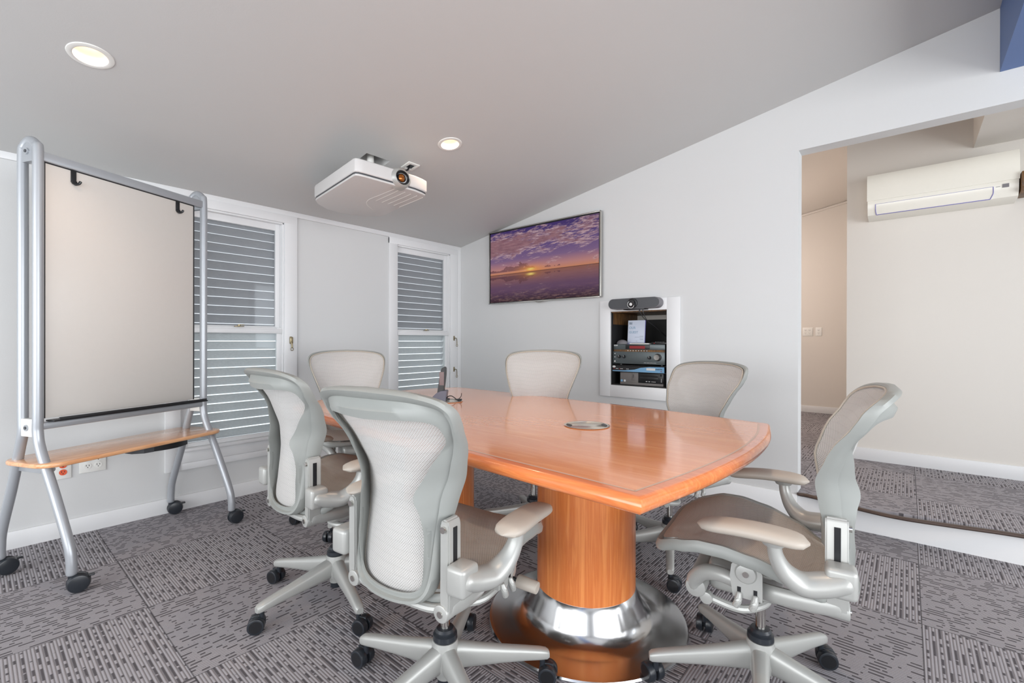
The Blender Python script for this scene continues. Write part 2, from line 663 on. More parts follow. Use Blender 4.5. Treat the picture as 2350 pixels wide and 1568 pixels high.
# back and right walls, unseen, with large openings added to let the daylight lamps in
bm = newbm()
box(bm, -0.1, 0.35, YB-0.12, YB, -0.1, 3.3)
box(bm, 5.45, XR+0.1, YB-0.12, YB, -0.1, 3.3)
box(bm, 0.35, 5.45, YB-0.12, YB, 2.3, 3.3)
box(bm, 0.35, 5.45, YB-0.12, YB, -0.1, 0.3)
struct(obj('wall_back', bm, M['wall'], smooth=False))
bm = newbm()
box(bm, XR, XR+0.12, YB, -5.3, -0.1, 3.3)
box(bm, XR, XR+0.12, -0.7, 0.1, -0.1, 3.3)
box(bm, XR, XR+0.12, -5.3, -0.7, 2.3, 3.3)
box(bm, XR, XR+0.12, -5.3, -0.7, -0.1, 0.3)
box(bm, XR, XR+0.12, 0.1, 4.1, 2.3, 3.5)
box(bm, XR, XR+0.12, 0.1, 4.1, -0.1, 0.7)
box(bm, XR, XR+0.12, 1.15, 4.1, 0.7, 2.3)
struct(obj('wall_right', bm, M['wall'], smooth=False))

# ceiling with cut-outs for the downlights and the projector recess
N3 = Vector((-SL, 0, 1)).normalized()
T3 = Vector((1, 0, SL)).normalized()
bm = newbm()
loops = []
out = [(-0.12, YB), (XB, YB), (XB, 0.05), (-0.12, 0.05)]
loops.append([(x, y) for x, y in out])
for cx, cy in DOWNLIGHTS:
    loops.append([(cx+T3.x*0.058*math.cos(a*2*PI/28), cy+0.058*math.sin(a*2*PI/28)) for a in range(28)])
HOLE = (0.86, 1.035, -1.76, -1.59)
loops.append([(HOLE[0], HOLE[2]), (HOLE[1], HOLE[2]), (HOLE[1], HOLE[3]), (HOLE[0], HOLE[3])])
es = []
for lp in loops:
    vs = [bm.verts.new((x, y, zc(x))) for x, y in lp]
    for i in range(len(vs)):
        es.append(bm.edges.new((vs[i], vs[(i+1) % len(vs)])))
bmesh.ops.triangle_fill(bm, edges=es, use_beauty=True, normal=(0, 0, 1))
x0, x1, y0, y1 = HOLE
for (xa, ya), (xb, yb) in (((x0, y0), (x1, y0)), ((x1, y0), (x1, y1)), ((x1, y1), (x0, y1)), ((x0, y1), (x0, y0))):
    vv = [bm.verts.new(p) for p in ((xa, ya, zc(xa)), (xb, yb, zc(xb)), (xb, yb, 2.42), (xa, ya, 2.42))]
    bm.faces.new(vv)
vv = [bm.verts.new(p) for p in ((x0, y0, 2.42), (x1, y0, 2.42), (x1, y1, 2.42), (x0, y1, 2.42))]
bm.faces.new(vv)
struct(obj('ceiling', bm, M['ceiling'], smooth=False))
bm = newbm()
box(bm, XB+0.35, XR+0.1, YB, 0.0, 3.0, 3.1)
struct(obj('ceiling', bm, M['ceiling'], smooth=False))
bm = newbm()
box(bm, -0.13, XR+0.12, YB-0.1, 4.2, 3.45, 3.5)
struct(obj('ceiling', bm, M['ceiling'], smooth=False))
# blue painted beam
bm = newbm()
box(bm, XB, XB+0.36, YB, -0.001, 2.454, 3.2)
struct(obj('trim_4', bm, M['blue'], smooth=False))

# hall behind the opening
bm = newbm()
box(bm, 3.21, XR, 1.275, 1.40, 0.1, 3.4)
struct(obj('wall_hall', bm, M['hall'], smooth=False))
bm = newbm()
box(bm, 0.8, 3.4, 3.9, 4.0, 0.1, 3.4)
box(bm, 3.21, 3.33, 1.3, 4.0, 0.1, 3.4)
box(bm, 0.8, 0.9, T, 4.0, 0.1, 3.4)
struct(obj('wall_hall_far', bm, M['hall'], smooth=False))
bm = newbm()
box(bm, 3.21, XR, 1.262, 1.276, 0.155, 0.255, 0.003)
struct(obj('baseboard_hall', bm, M['trim']))
bm = newbm()
box(bm, 0.9, 3.22, 3.887, 3.901, 0.155, 0.245, 0.003)
struct(obj('baseboard_hall_far', bm, M['trim']))
bm = newbm()
XZ([(0.8, 2.33+0.187*0.8), (3.94, 2.33+0.187*3.94), (3.94, 3.2), (0.8, 3.2)], T, 3.95, bm)
box(bm, 3.94, XR, T, 1.3, 2.476, 3.3)
struct(obj('ceiling_hall', bm, M['hall'], smooth=False))
bm = newbm()
x0, x1 = 0.9, 3.21
XZ([(x0, 2.33+0.187*x0-0.03), (x1, 2.33+0.187*x1-0.03), (x1, 2.33+0.187*x1-0.004), (x0, 2.33+0.187*x0-0.004)], 3.875, 3.9, bm)
struct(obj('trim_5', bm, M['hall'], smooth=False))
# step nosing
bm = newbm()
tube(bm, [(3.07, -0.004, 0.149), (3.145, -0.012, 0.149), (3.39, -0.082, 0.149), (3.557, -0.104, 0.149), (3.751, -0.070, 0.149), (4.021, -0.014, 0.149), (4.35, -0.006, 0.149), (5.59, -0.006, 0.149)],
     0.0125, n=10, sm=8, squash=(1.5, 0.8))
o = obj('step_nosing', bm, M['bronze'])
tag(o, 'bronze metal nosing strip bowed out along the edge of the carpeted step', 'nosing strip')

# windows
def window(n, y0, y1, oy0, oy1):
    root = bpy.data.objects.new('window_%d' % n, None)
    COL.objects.link(root)
    root['kind'] = 'structure'
    zt, zb = 2.04, 0.255
    b = newbm()
    cw = 0.018
    box(b, 0, cw, oy0, y0, zb, zt, 0.003)
    box(b, 0, cw, y1, oy1, zb, zt, 0.003)
    box(b, 0, cw+0.001, oy0, oy1, WZ1, zt+0.004, 0.003)
    box(b, 0, cw-0.004, y0, y1, zb, 0.30, 0.003)
    box(b, 0, cw-0.001, y0, y1, 0.30, 0.372, 0.003)
    box(b, -0.13, cw+0.016, y0-0.004, y1+0.004, 0.372, 0.392, 0.004)
    obj('casing', b, M['trim'], root)
    b = newbm()
    box(b, -0.125, 0.004, y0-0.002, y0+0.012, 0.39, WZ1, 0.002)
    box(b, -0.125, 0.004, y1-0.012, y1+0.002, 0.39, WZ1, 0.002)
    box(b, -0.125, 0.004, y0, y1, WZ1-0.012, WZ1+0.002, 0.002)
    obj('frame', b, M['trim'], root)
    a, c = y0+0.012, y1-0.012
    for nm, z0, z1, x0, x1, st in (('upper_sash', 1.165, 1.978, -0.062, -0.035, 0.034), ('lower_sash', 0.392, 1.196, -0.034, -0.008, 0.034)):
        b = newbm()
        rt = 0.052 if nm == 'upper_sash' else 0.034
        rb = 0.040 if nm == 'upper_sash' else 0.030
        box(b, x0, x1, a, a+st*(0.55 if n == 2 else 1), z0, z1, 0.003)
        box(b, x0, x1, c-st, c, z0, z1, 0.003)
        sa = st*(0.55 if n == 2 else 1)
        box(b, x0+.001, x1-.001, a+sa-.004, c-st+.004, z1-rt, z1-.001, 0.003)
        box(b, x0+.001, x1-.001, a+sa-.004, c-st+.004, z0+.001, z0+rb, 0.003)
        if nm == 'lower_sash':
            box(b, x1-0.004, x1+0.012, a+.001, c-.001, z1-0.045, z1-0.012, 0.003)
        s = obj(nm, b, M['trim'], root)
        g = newbm()
        xm = (x0+x1)/2
        box(g, xm-0.0015, xm+0.0015, a+0.012, c-st+0.004, z0+rb-0.004, z1-rt+0.004)
        obj('glass', g, M['screened'] if nm == 'upper_sash' else M['glass'], s, smooth=False)
    b = newbm()
    z = 0.41
    while z < 1.96:
        m4 = Matrix.Translation((-0.098, 0, z+0.028)) @ Matrix.Rotation(R(14), 4, 'Y')
        box(b, -0.002, 0.002, a-0.01, c+0.01, -0.0288, 0.0288, 0.0, M4=m4)
        z += 0.0625
    obj('louver', b, M['slat'], root, smooth=False)
    # sash lock
    b = newbm()
    ym = (a+c)/2+0.02
    box(b, -0.006, 0.012, ym-0.03, ym+0.03, 1.196, 1.201, 0.001)
    cyl(b, (0.0, ym, 1.2), (0.0, ym, 1.212), 0.009)
    box(b, -0.004, 0.004, ym-0.002, ym+0.035, 1.207, 1.213, 0.001)
    obj('sash_lock', b, M['brass'], root)
    return root


W1 = window(1, WIN[0][0], WIN[0][1], -2.554, -1.721)
W2 = window(2, WIN[1][0], WIN[1][1], -0.889, -0.050)


def casing_latch(y, z, flip, root):
    b = newbm()
    box(b, 0.018, 0.021, y-0.009, y+0.009, z-0.024, z+0.024, 0.001)
    if flip:
        tube(b, [(0.02, y, z), (0.04, y, z+0.002), (0.042, y+0.012, z-0.002), (0.038, y+0.022, z-0.02), (0.036, y+0.026, z-0.062)], 0.0036, n=8)
        c = Vector((0.036, y+0.026, z-0.074))
    else:
        box(b, 0.02, 0.034, y-0.012, y+0.012, z-0.03, z+0.02, 0.004)
        tube(b, [(0.03, y, z-0.02), (0.034, y+0.003, z-0.04), (0.034, y+0.003, z-0.06)], 0.006, n=8)
        c = Vector((0.034, y+0.003, z-0.072))
    lp = [(c.x, c.y+0.010*math.cos(a), c.z+0.011*math.sin(a)) for a in [2*PI*k/14 for k in range(15)]]
    tube(b, lp, 0.0025, n=6, sm=1, capround=False)
    obj('latch', b, M['brass'], root)


casing_latch(-0.102, 1.125, True, W2)
casing_latch(-0.102, 0.804, True, W2)
casing_latch(-1.770, 1.105, False, W1)

# outlets on walls
def outlet_plate(name, label, origin, rotz, gangs, face_mat, group=None):
    root = thing(name, label, 'power outlet', origin, rotz, group)
    wd = 0.070+0.046*(gangs-1)
    b = newbm()
    box(b, -wd/2, wd/2, -0.006, 0, -0.057, 0.057, 0.003)
    obj('cover_plate', b, M['white'], root)
    for g in range(gangs):
        cx = (g-(gangs-1)/2)*0.046
        for dz in (-0.0195, 0.0195):
            b = newbm()
            cyl(b, (cx, -0.0055, dz), (cx, -0.008, dz), 0.0165, n=24)
            for sx in (-0.006, 0.006):
                box(b, cx+sx-0.0012, cx+sx+0.0012, -0.0085, -0.0078, dz-0.001, dz+0.008, mi=1)
            cyl(b, (cx, -0.0078, dz-0.0075), (cx, -0.0085, dz-0.0075), 0.0025, n=10, mi=1)
            obj('socket', b, [face_mat, M['black']], root)
    return root


outlet_plate('wall_outlet', 'single wall outlet with orange sockets under the maple shelf', (0.001, -3.018, 0.381), PI/2, 1, M['orange'])
outlet_plate('wall_outlet', 'white double wall outlet to the right of the orange one', (0.001, -2.893, 0.395), PI/2, 2, M['white'])
outlet_plate('wall_outlet', 'white double outlet on the far hall wall, nearest the door opening edge', (2.577, 3.899, 1.227), 0, 2, M['white'])
outlet_plate('wall_outlet', 'narrow white single outlet on the far hall wall, right of the double one', (2.70, 3.899, 1.227), 0, 1, M['white'])

# ------------------------------------------------------------------ downlights
DL_LABEL = ['round recessed downlight glowing above the whiteboard stand', 'round recessed downlight glowing between projector and television',
            'round recessed downlight over the right end of the table, out of the photo', 'round recessed downlight over the near side of the room, out of the photo']
for i, (cx, cy) in enumerate(DOWNLIGHTS):
    root = thing('ceiling_downlight', DL_LABEL[i], 'ceiling light', (cx, cy, zc(cx)), 0, 'recessed downlights')
    root.rotation_euler = (0, -math.atan(SL), 0)
    b = newbm()
    lathe(b, [(0.056, 0.004), (0.055, -0.004), (0.060, -0.006), (0.074, -0.003), (0.076, 0.001)], 40)
    obj('trim_ring', b, M['white'], root)
    b = newbm()
    lathe(b, [(0.056, 0.004), (0.050, 0.035), (0.040, 0.075), (0.036, 0.085)], 36)
    obj('reflector', b, M['reflector'], root)
    b = newbm()
    lathe(b, [(0.0, 0.060), (0.018, 0.062), (0.030, 0.070), (0.036, 0.085), (0.0, 0.09)], 32)
    obj('bulb', b, M['bulb'], root)
    s = spot('downlight_beam', (cx, cy, zc(cx)+0.045), (12, 16, DOWN_POWER, DOWN_POWER)[i], 118, WARM, 0.7, 0.035)
def glow(loc, power, color, rad):  # bare warm point lights added to brighten the hall, no fixture
    d = bpy.data.lights.new('hall_fill', 'POINT')
    d.energy = power
    d.color = color
    d.shadow_soft_size = rad
    o = bpy.data.objects.new('hall_fill', d)
    COL.objects.link(o)
    o.location = loc


glow((1.7, 2.6, 2.0), 40, (1.0, 0.86, 0.79), 0.12)
glow((1.6, 0.9, 2.0), 20, (1.0, 0.82, 0.72), 0.12)

# ------------------------------------------------------------------ television
def tv_screen_mat():
    t = NT('sunset_picture')
    c = t.n('ShaderNodeTexCoord')
    u, v, _ = t.sep(c.outputs['UV'])
    H0 = 0.392
    # mirrored height for the water
    below = t.math('LESS_THAN', v, H0)
    mv = t.math('ADD', H0, t.math('ABSOLUTE', t.math('SUBTRACT', v, H0)))
    sky = t.ramp(mv, [(0.39, lin((214, 140, 100))), (0.46, lin((196, 136, 132))), (0.58, lin((130, 100, 140))), (0.78, lin((92, 70, 130))), (1.0, lin((62, 42, 108)))])
    # big upper cloud bank, streaming to the upper right
    n1 = t.noise(t.comb(t.math('MULTIPLY', u, 3.2), t.math('SUBTRACT', t.math('MULTIPLY', v, 7.5), t.math('MULTIPLY', u, 2.0)), 0.3), 2.0, 10, 0.7, 0.4)
    band = t.math('SUBTRACT', 1.0, t.math('ABSOLUTE', t.math('DIVIDE', t.math('SUBTRACT', t.math('SUBTRACT', v, 0.78), t.math('MULTIPLY', u, 0.06)), 0.22)))
    left = t.math('SUBTRACT', 1.1, t.math('MULTIPLY', u, 0.75))
    den = t.math('MULTIPLY', t.math('MAXIMUM', band, 0.0), left)
    cm = t.math('ADD', n1, t.math('MULTIPLY', den, 0.42))
    cloudm = t.ramp(cm, [(0.57, 0.0), (0.76, 1.0)])
    edge_ = t.math('MULTIPLY', t.ramp(cm, [(0.56, 0.0), (0.64, 1.0), (0.76, 0.15)]), t.ramp(t.noise(t.comb(t.math('MULTIPLY', u, 8), t.math('MULTIPLY', v, 26), 9.0), 2.2, 6, 0.7), [(0.42, 0.0), (0.62, 1.0)]))
    n2 = t.noise(t.comb(t.math('MULTIPLY', u, 6), t.math('MULTIPLY', v, 14), 2.0), 2.0, 5, 0.6)
    cloudc = t.mix(n2, lin((98, 58, 82)), lin((176, 126, 134)))
    col = t.mix(cloudm, sky, cloudc)
    col = t.mix(t.math('MULTIPLY', edge_, 0.75), col, lin((240, 205, 205)))
    # low cumulus above the horizon
    n3 = t.noise(t.comb(t.math('MULTIPLY', u, 9.0), t.math('MULTIPLY', mv, 9.0), 5.0), 1.3, 5, 0.6)
    env = t.math('SUBTRACT', 0.535, t.math('MULTIPLY', t.math('ABSOLUTE', t.math('SUBTRACT', u, 0.28)), 0.20))
    hgt = t.math('ADD', env, t.math('MULTIPLY', t.math('SUBTRACT', n3, 0.62), 0.34))
    cum = t.math('MULTIPLY', t.math('LESS_THAN', mv, hgt), t.math('GREATER_THAN', mv, 0.425))
    col = t.mix(t.math('MULTIPLY', cum, 0.85), col, t.mix(n2, lin((84, 44, 62)), lin((150, 96, 100))))
    # sun
    du = t.math('MULTIPLY', t.math('SUBTRACT', u, 0.415), 1.0)
    dv = t.math('MULTIPLY', t.math('SUBTRACT', mv, 0.425), 2.2)
    d2 = t.math('ADD', t.math('MULTIPLY', du, du), t.math('MULTIPLY', dv, dv))
    glow = t.math('POWER', 2.718, t.math('MULTIPLY', d2, -75.0))
    core = t.math('POWER', 2.718, t.math('MULTIPLY', d2, -900.0))
    col = t.mix(t.math('MULTIPLY', glow, 0.7), col, lin((250, 160, 60)))
    # water
    rip = t.noise(t.comb(t.math('MULTIPLY', u, 10), t.math('MULTIPLY', v, 90), 1.0), 1.0, 4, 0.6)
    wat = t.mix(0.55, col, lin((92, 52, 70)))
    wat = t.mix(t.math('MULTIPLY', rip, 0.35), wat, lin((60, 30, 44)))
    foam = t.noise(t.comb(t.math('MULTIPLY', u, 9), t.math('MULTIPLY', v, 34), 4.0), 1.5, 6, 0.7)
    fm = t.math('MULTIPLY', t.ramp(foam, [(0.50, 0.0), (0.62, 1.0)]), t.ramp(v, [(0.02, 1.0), (0.20, 0.0)]))
    wat = t.mix(t.ramp(v, [(0.0, 0.9), (0.16, 0.0)]), wat, lin((44, 16, 18)))
    wat = t.mix(t.math('MULTIPLY', fm, 0.55), wat, lin((170, 130, 120)))
    col = t.mix(below, col, wat)
    col = t.mix(core, col, lin((255, 225, 120)))
    line = t.math('LESS_THAN', t.math('ABSOLUTE', t.math('SUBTRACT', v, H0)), 0.004)
    col = t.mix(t.math('MULTIPLY', line, 0.7), col, lin((70, 34, 40)))
    return t.set(col=(0.01, 0.01, 0.01, 1), rough=0.3, spec=0.2, em=col, ems=0.72)


M['tv'] = tv_screen_mat()
TX0, TX1, TZ0, TZ1 = 0.462, 1.700, 1.456, 2.158
tv = thing('television', 'flat wall mounted television showing a purple sunset over water', 'television', ((TX0+TX1)/2, -0.004, TZ0))
hw, ht = (TX1-TX0)/2, TZ1-TZ0
b = newbm()
box(b, -hw+.01, hw-.01, -0.036, -0.012, 0.008, ht-.008, 0.004)
box(b, -0.2, 0.2, -0.013, 0, ht/2-0.15, ht/2+0.15, 0.002)
obj('housing', b, M['darkgrey'], tv)
b = newbm()
fw = 0.009
for a in ((-hw, hw, 0.0, fw), (-hw, hw, ht-fw, ht), (-hw, -hw+fw, 0, ht), (hw-fw, hw, 0, ht)):
    box(b, a[0], a[1], -0.046, -0.02, a[2], a[3], 0.0015)
tube(b, [(-0.05, -0.043, 0.0), (-0.02, -0.043, -0.008), (0.0, -0.043, -0.010), (0.02, -0.043, -0.008), (0.05, -0.043, 0.0)], 0.004, n=8)
obj('bezel', b, M['chrome'], tv)
b = newbm()
for a in ((-hw+fw, hw-fw, fw, fw+0.004), (-hw+fw, hw-fw, ht-fw-0.012, ht-fw), (-hw+fw, -hw+fw+0.012, fw, ht-fw), (hw-fw-0.006, hw-fw, fw, ht-fw)):
    box(b, a[0], a[1], -0.045, -0.03, a[2], a[3])
obj('inner_border', b, M['black'], tv, smooth=False)
b = newbm()
vs = [b.verts.new(p) for p in ((-hw+fw+.01, -0.0435, fw+.003), (hw-fw-.005, -0.0435, fw+.003), (hw-fw-.005, -0.0435, ht-fw-.01), (-hw+fw+.01, -0.0435, ht-fw-.01))]
f = b.faces.new(vs)
uvl = b.loops.layers.uv.new('UVMap')
for lp, uv in zip(f.loops, ((0, 0), (1, 0), (1, 1), (0, 1))):
    lp[uvl].uv = uv
me = bpy.data.meshes.new('screen')
b.to_mesh(me)
b.free()
me.materials.append(M['tv'])
so = bpy.data.objects.new('screen', me)
COL.objects.link(so)
so.parent = tv

# ------------------------------------------------------------------ equipment niche
nc = thing('equipment_niche', 'white framed recess in the wall holding audio and computer equipment', 'wall niche', ((NX0+NX1)/2, 0, NZ0))
cx = (NX0+NX1)/2
b = newbm()
PX0, PX1, PZ0, PZ1 = 1.676-cx, 2.332-cx, 0.655-NZ0, 1.424-NZ0
nx0, nx1, nz1 = NX0-cx, NX1-cx, NZ1-NZ0
box(b, PX0, nx0, -0.016, 0, PZ0, PZ1, 0.002)
box(b, nx1, PX1, -0.016, 0, PZ0, PZ1, 0.002)
box(b, nx0-.002, nx1+.002, -0.016, 0, nz1, PZ1, 0.002)
box(b, nx0-.002, nx1+.002, -0.016, 0, PZ0, 0, 0.002)
obj('surround', b, M['trim'], nc)
D = 0.46
b = newbm()
e = 0.008
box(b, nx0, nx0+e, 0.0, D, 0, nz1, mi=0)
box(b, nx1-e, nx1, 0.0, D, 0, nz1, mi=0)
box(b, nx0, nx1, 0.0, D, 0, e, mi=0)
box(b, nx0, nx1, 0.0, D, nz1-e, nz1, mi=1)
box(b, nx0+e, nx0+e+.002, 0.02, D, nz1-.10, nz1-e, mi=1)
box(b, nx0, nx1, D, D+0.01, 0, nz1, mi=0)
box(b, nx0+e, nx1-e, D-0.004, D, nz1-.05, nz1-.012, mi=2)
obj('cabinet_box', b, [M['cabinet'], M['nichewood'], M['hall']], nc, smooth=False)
# shelves inside
b = newbm()
box(b, nx0+e, nx1-e, 0.012, 0.40, 0.107, 0.111)
box(b, nx0+e, nx1-e, 0.02, 0.40, 0.158, 0.162)
obj('shelf', b, M['black'], nc, smooth=False)

# computer at the bottom
pc = thing('desktop_computer', 'grey and black desktop computer lying flat at the bottom of the niche', 'computer', (2.015, 0.03, NZ0+0.008))
b = newbm()
box(b, -0.178, 0.178, 0.004, 0.36, 0, 0.097, 0.003)
obj('case', b, M['darkgrey'], pc)
b = newbm()
box(b, -0.178, -0.025, -0.004, 0.006, 0.018, 0.097, 0.002)
box(b, -0.178, 0.178, -0.006, 0.006, 0.0, 0.018, 0.002)
box(b, -0.075, -0.052, -0.007, 0, 0.035, 0.090, 0.001)
obj('front_panel', b, M['pcgrey'], pc)
b = newbm()
box(b, -0.022, 0.178, -0.002, 0.006, 0.02, 0.097, 0.001)
box(b, -0.010, 0.135, -0.0045, 0.0, 0.070, 0.088, 0.001)
box(b, -0.010, 0.135, -0.0035, 0.0, 0.044, 0.064, 0.001)
cyl(b, (0.158, -0.001, 0.083), (0.158, -0.005, 0.083), 0.008, n=16)
obj('drive_bay', b, M['black'], pc)
for q, q2 in ((0.038, 0.050), (0.060, 0.072), (0.085, 0.091), (0.097, 0.103), (0.109, 0.115)):
    b = newbm()
    box(b, q, q2, -0.0035, -0.001, 0.029, 0.034)
    obj('port', b, M['inklight'], pc, smooth=False)
b = newbm()
box(b, 0.160, 0.163, -0.0035, -0.001, 0.03, 0.06)
obj('badge', b, M['inklight'], pc, smooth=False)
for q, q2, mm in ((-0.172, -0.155, 'rackblue'), (-0.145, -0.130, 'inklight')):
    b = newbm()
    box(b, q, q2, -0.0065, -0.004, 0.021, 0.037)
    obj('sticker', b, M[mm], pc, smooth=False)
b = newbm()
merge(b, text_bm('DELL', 0.014, 0.0004, 0.0003), 0, Matrix.Translation((-0.068, -0.0075, 0.082)) @ Matrix.Rotation(PI/2, 4, 'X') @ Matrix.Rotation(-PI/2, 4, 'Z'))
obj('logo', b, M['inkdark'], pc)

# video matrix
mx_ = thing('video_switcher', 'slim rack unit with a black and light blue front above the computer', 'switcher', (1.988, 0.012, NZ0+0.111))
b = newbm()
box(b, -0.212, 0.212, 0.004, 0.30, 0, 0.042, 0.001)
obj('chassis', b, M['black'], mx_)
b = newbm()
XZ([(-0.218, 0.0), (-0.218, 0.006), (-0.10, 0.009), (-0.02, 0.018), (0.03, 0.034), (0.10, 0.042), (0.218, 0.044), (0.218, 0.0)], -0.003, 0.004, b)
obj('blue_panel', b, M['rackblue'], mx_, smooth=False)
b = newbm()
XZ([(-0.218, 0.006), (-0.218, 0.044), (0.10, 0.044), (0.03, 0.034), (-0.02, 0.018), (-0.10, 0.009)], -0.002, 0.004, b)
obj('black_panel', b, M['black'], mx_, smooth=False)
b = newbm()
lathe(b, [(0, 0), (0.015, 0), (0.016, 0.001), (0, 0.0015)], 20, 0, Matrix.Translation((-0.198, -0.0015, 0.036)) @ Matrix.Rotation(PI/2, 4, 'X') @ Matrix.Scale(0.5, 4, (0, 1, 0)))
obj('badge', b, M['inklight'], mx_)
for q in (-0.18, -0.172, -0.164, -0.14, -0.132, -0.124, -0.09, -0.082, -0.074):
    b = newbm()
    box(b, q, q+0.004, -0.004, -0.001, 0.018, 0.023)
    obj('button', b, M['inklight'], mx_, smooth=False)
b = newbm()
box(b, 0.078, 0.148, -0.0045, -0.002, 0.016, 0.034)
obj('label_panel', b, M['inklight'], mx_, smooth=False)
b = newbm()
text_to(b, 'matrix', 0.020, (0.150, -0.004, 0.022), 0)
obj('lettering', b, M['inkdark'], mx_, smooth=False)
for q, zz in ((-0.195, 0.021), (-0.146, 0.020), (0.195, 0.012)):
    b = newbm()
    cyl(b, (q, -0.002, zz), (q, -0.006, zz), 0.0035, n=12)
    obj('indicator', b, M['red'], mx_)

# receiver
rc = thing('audio_receiver', 'dark grey audio receiver with knobs and a red display in the niche', 'receiver', (1.992, 0.02, NZ0+0.162))
b = newbm()
box(b, -0.212, 0.212, 0.008, 0.36, 0.008, 0.162, 0.002)
for q in (-0.16, 0.18):
    cyl(b, (q, 0.03, 0), (q, 0.03, 0.01), 0.012, n=16)
obj('chassis', b, M['black'], rc)
b = newbm()
box(b, -0.215, 0.215, -0.004, 0.01, 0.010, 0.106, 0.002)
box(b, -0.211, 0.215, 0.0, 0.01, 0.122, 0.164, 0.002)
obj('front_panel', b, M['gunmetal'], rc)
b = newbm()
box(b, -0.211, 0.213, 0.004, 0.01, 0.106, 0.122)
obj('groove', b, M['nichewood'], rc, smooth=False)
b = newbm()
box(b, -0.105, 0.095, -0.003, 0.002, 0.126, 0.160, 0.001)
obj('display_window', b, M['black'], rc)
b = newbm()
box(b, -0.07, 0.058, -0.004, -0.002, 0.130, 0.152)
obj('display', b, M['red'], rc, smooth=False)
for q, zz, rr_ in ((-0.158, 0.066, 0.0135), (-0.116, 0.066, 0.0135), (0.096, 0.062, 0.0135)):
    b = newbm()
    cyl(b, (q, -0.004, zz), (q, -0.018, zz), rr_, rr_*0.85, n=24)
    box(b, q-0.001, q+0.001, -0.0195, -0.018, zz, zz+0.011, mi=1)
    obj('knob', b, [M['black'], M['inklight']], rc)
b = newbm()
cyl(b, (0.162, -0.004, 0.066), (0.162, -0.010, 0.066), 0.0285, n=32, mi=0)
cyl(b, (0.160, -0.010, 0.066), (0.160, -0.028, 0.066), 0.024, 0.021, n=32, mi=1)
obj('volume_knob', b, [M['black'], M['chrome']], rc)
for k in range(8):
    q = -0.09+k*0.0225
    b = newbm()
    box(b, q, q+0.007, 0.0, 0.004, 0.112, 0.117)
    obj('button', b, M['inklight'], rc, smooth=False)
for q, zz, r_ in ((-0.196, 0.09, 0.004), (-0.196, 0.062, 0.004), (-0.196, 0.028, 0.006)):
    b = newbm()
    cyl(b, (q, -0.003, zz), (q, -0.007, zz), r_, n=12)
    obj('button', b, M['inklight'], rc)
b = newbm()
text_to(b, 'SONY', 0.0125, (-0.206, -0.001, 0.150), 0, bold=0.0005)
text_to(b, 'AUDIO / VIDEO CONTROL CENTER', 0.0062, (0.05, -0.0048, 0.020), 0)
obj('lettering', b, M['inklight'], rc, smooth=False)

# things on the receiver
RZ = NZ0+0.162+0.1645
b = newbm()
t_ = bmesh.new()
bmesh.ops.create_uvsphere(t_, u_segments=28, v_segments=14, radius=1)
for vtx in t_.verts:
    vtx.co.z = max(vtx.co.z, -0.05)
    vtx.co.x *= 0.052
    vtx.co.y *= 0.031
    vtx.co.z *= 0.034 if vtx.co.x < 0.03 else 0.034
merge(b, t_, 0, Matrix.Rotation(R(-12), 4, 'Z'))
m_o = obj('computer_mouse', b, M['speaker'])
m_o.location = (1.832, 0.07, RZ+0.0022)
tag(m_o, 'grey computer mouse lying on the left of the audio receiver', 'computer mouse')
sg = thing('acrylic_sign', 'small white card sign reading BE OUR GUEST standing in the niche', 'sign', (1.927, 0.115, RZ))
b = newbm()
tl = Matrix.Rotation(R(-5), 4, 'X')
box(b, -0.073, 0.073, 0, 0.0025, 0.0, 0.193, 0.0005, M4=tl)
obj('card', b, M['paper'], sg)
b = newbm()
box(b, -0.073, 0.073, -0.055, 0.004, 0, 0.0035, 0.001)
box(b, 0.0735, 0.078, 0.0, 0.004, 0.0, 0.193, 0.0005, M4=tl)
obj('holder', b, M['bluetrim'], sg)
for s_, zz, mm in (('BE', 0.160, 'inkgrey'), ('OUR', 0.124, 'inkblue'), ('GUEST', 0.088, 'inkblue')):
    b = newbm()
    merge(b, text_bm(s_, 0.026, 0.0003, 0.0004), 0, tl @ Matrix.Translation((-0.062, -0.001, zz)) @ Matrix.Rotation(PI/2, 4, 'X'))
    obj('lettering', b, M[mm], sg, smooth=False)
b = newbm()
for q0, q1, zz in ((0.03, 0.062, 0.063), (-0.01, 0.062, 0.056), (0.03, 0.062, 0.042), (0.035, 0.062, 0.036), (0.0, 0.012, 0.024)):
    box(b, q0, q1, -0.0009, 0.0005, zz, zz+0.0016, M4=tl)
obj('small_print', b, M['inkgrey'], sg, smooth=False)
kb = thing('keyboard', 'slim white and black keyboard resting on the audio receiver', 'keyboard', (1.99, 0.03, RZ))
b = newbm()
box(b, -0.075, 0.085, 0.0, 0.10, 0, 0.008, 0.002)
obj('body', b, M['white'], kb)
for i in range(8):
    for j in range(4):
        b = newbm()
        box(b, -0.066+i*0.018, -0.052+i*0.018, 0.012+j*0.02, 0.027+j*0.02, 0.007, 0.011, 0.001)
        obj('key', b, M['darkgrey'], kb)
rmt = thing('remote_control', 'black remote control lying at the right edge of the audio receiver', 'remote control', (2.155, 0.05, RZ))
b = newbm()
box(b, -0.062, 0.062, -0.022, 0.022, 0, 0.017, 0.005)
obj('body', b, M['black'], rmt)
for i in range(6):
    b = newbm()
    cyl(b, (-0.03+i*0.013, -0.012, 0.016), (-0.03+i*0.013, -0.012, 0.019), 0.003, n=10)
    obj('button', b, M['inklight'], rmt)
b = newbm()
box(b, -0.040, -0.030, -0.0235, -0.0215, 0.006, 0.012, 0.001)
obj('power_button', b, M['red'], rmt)

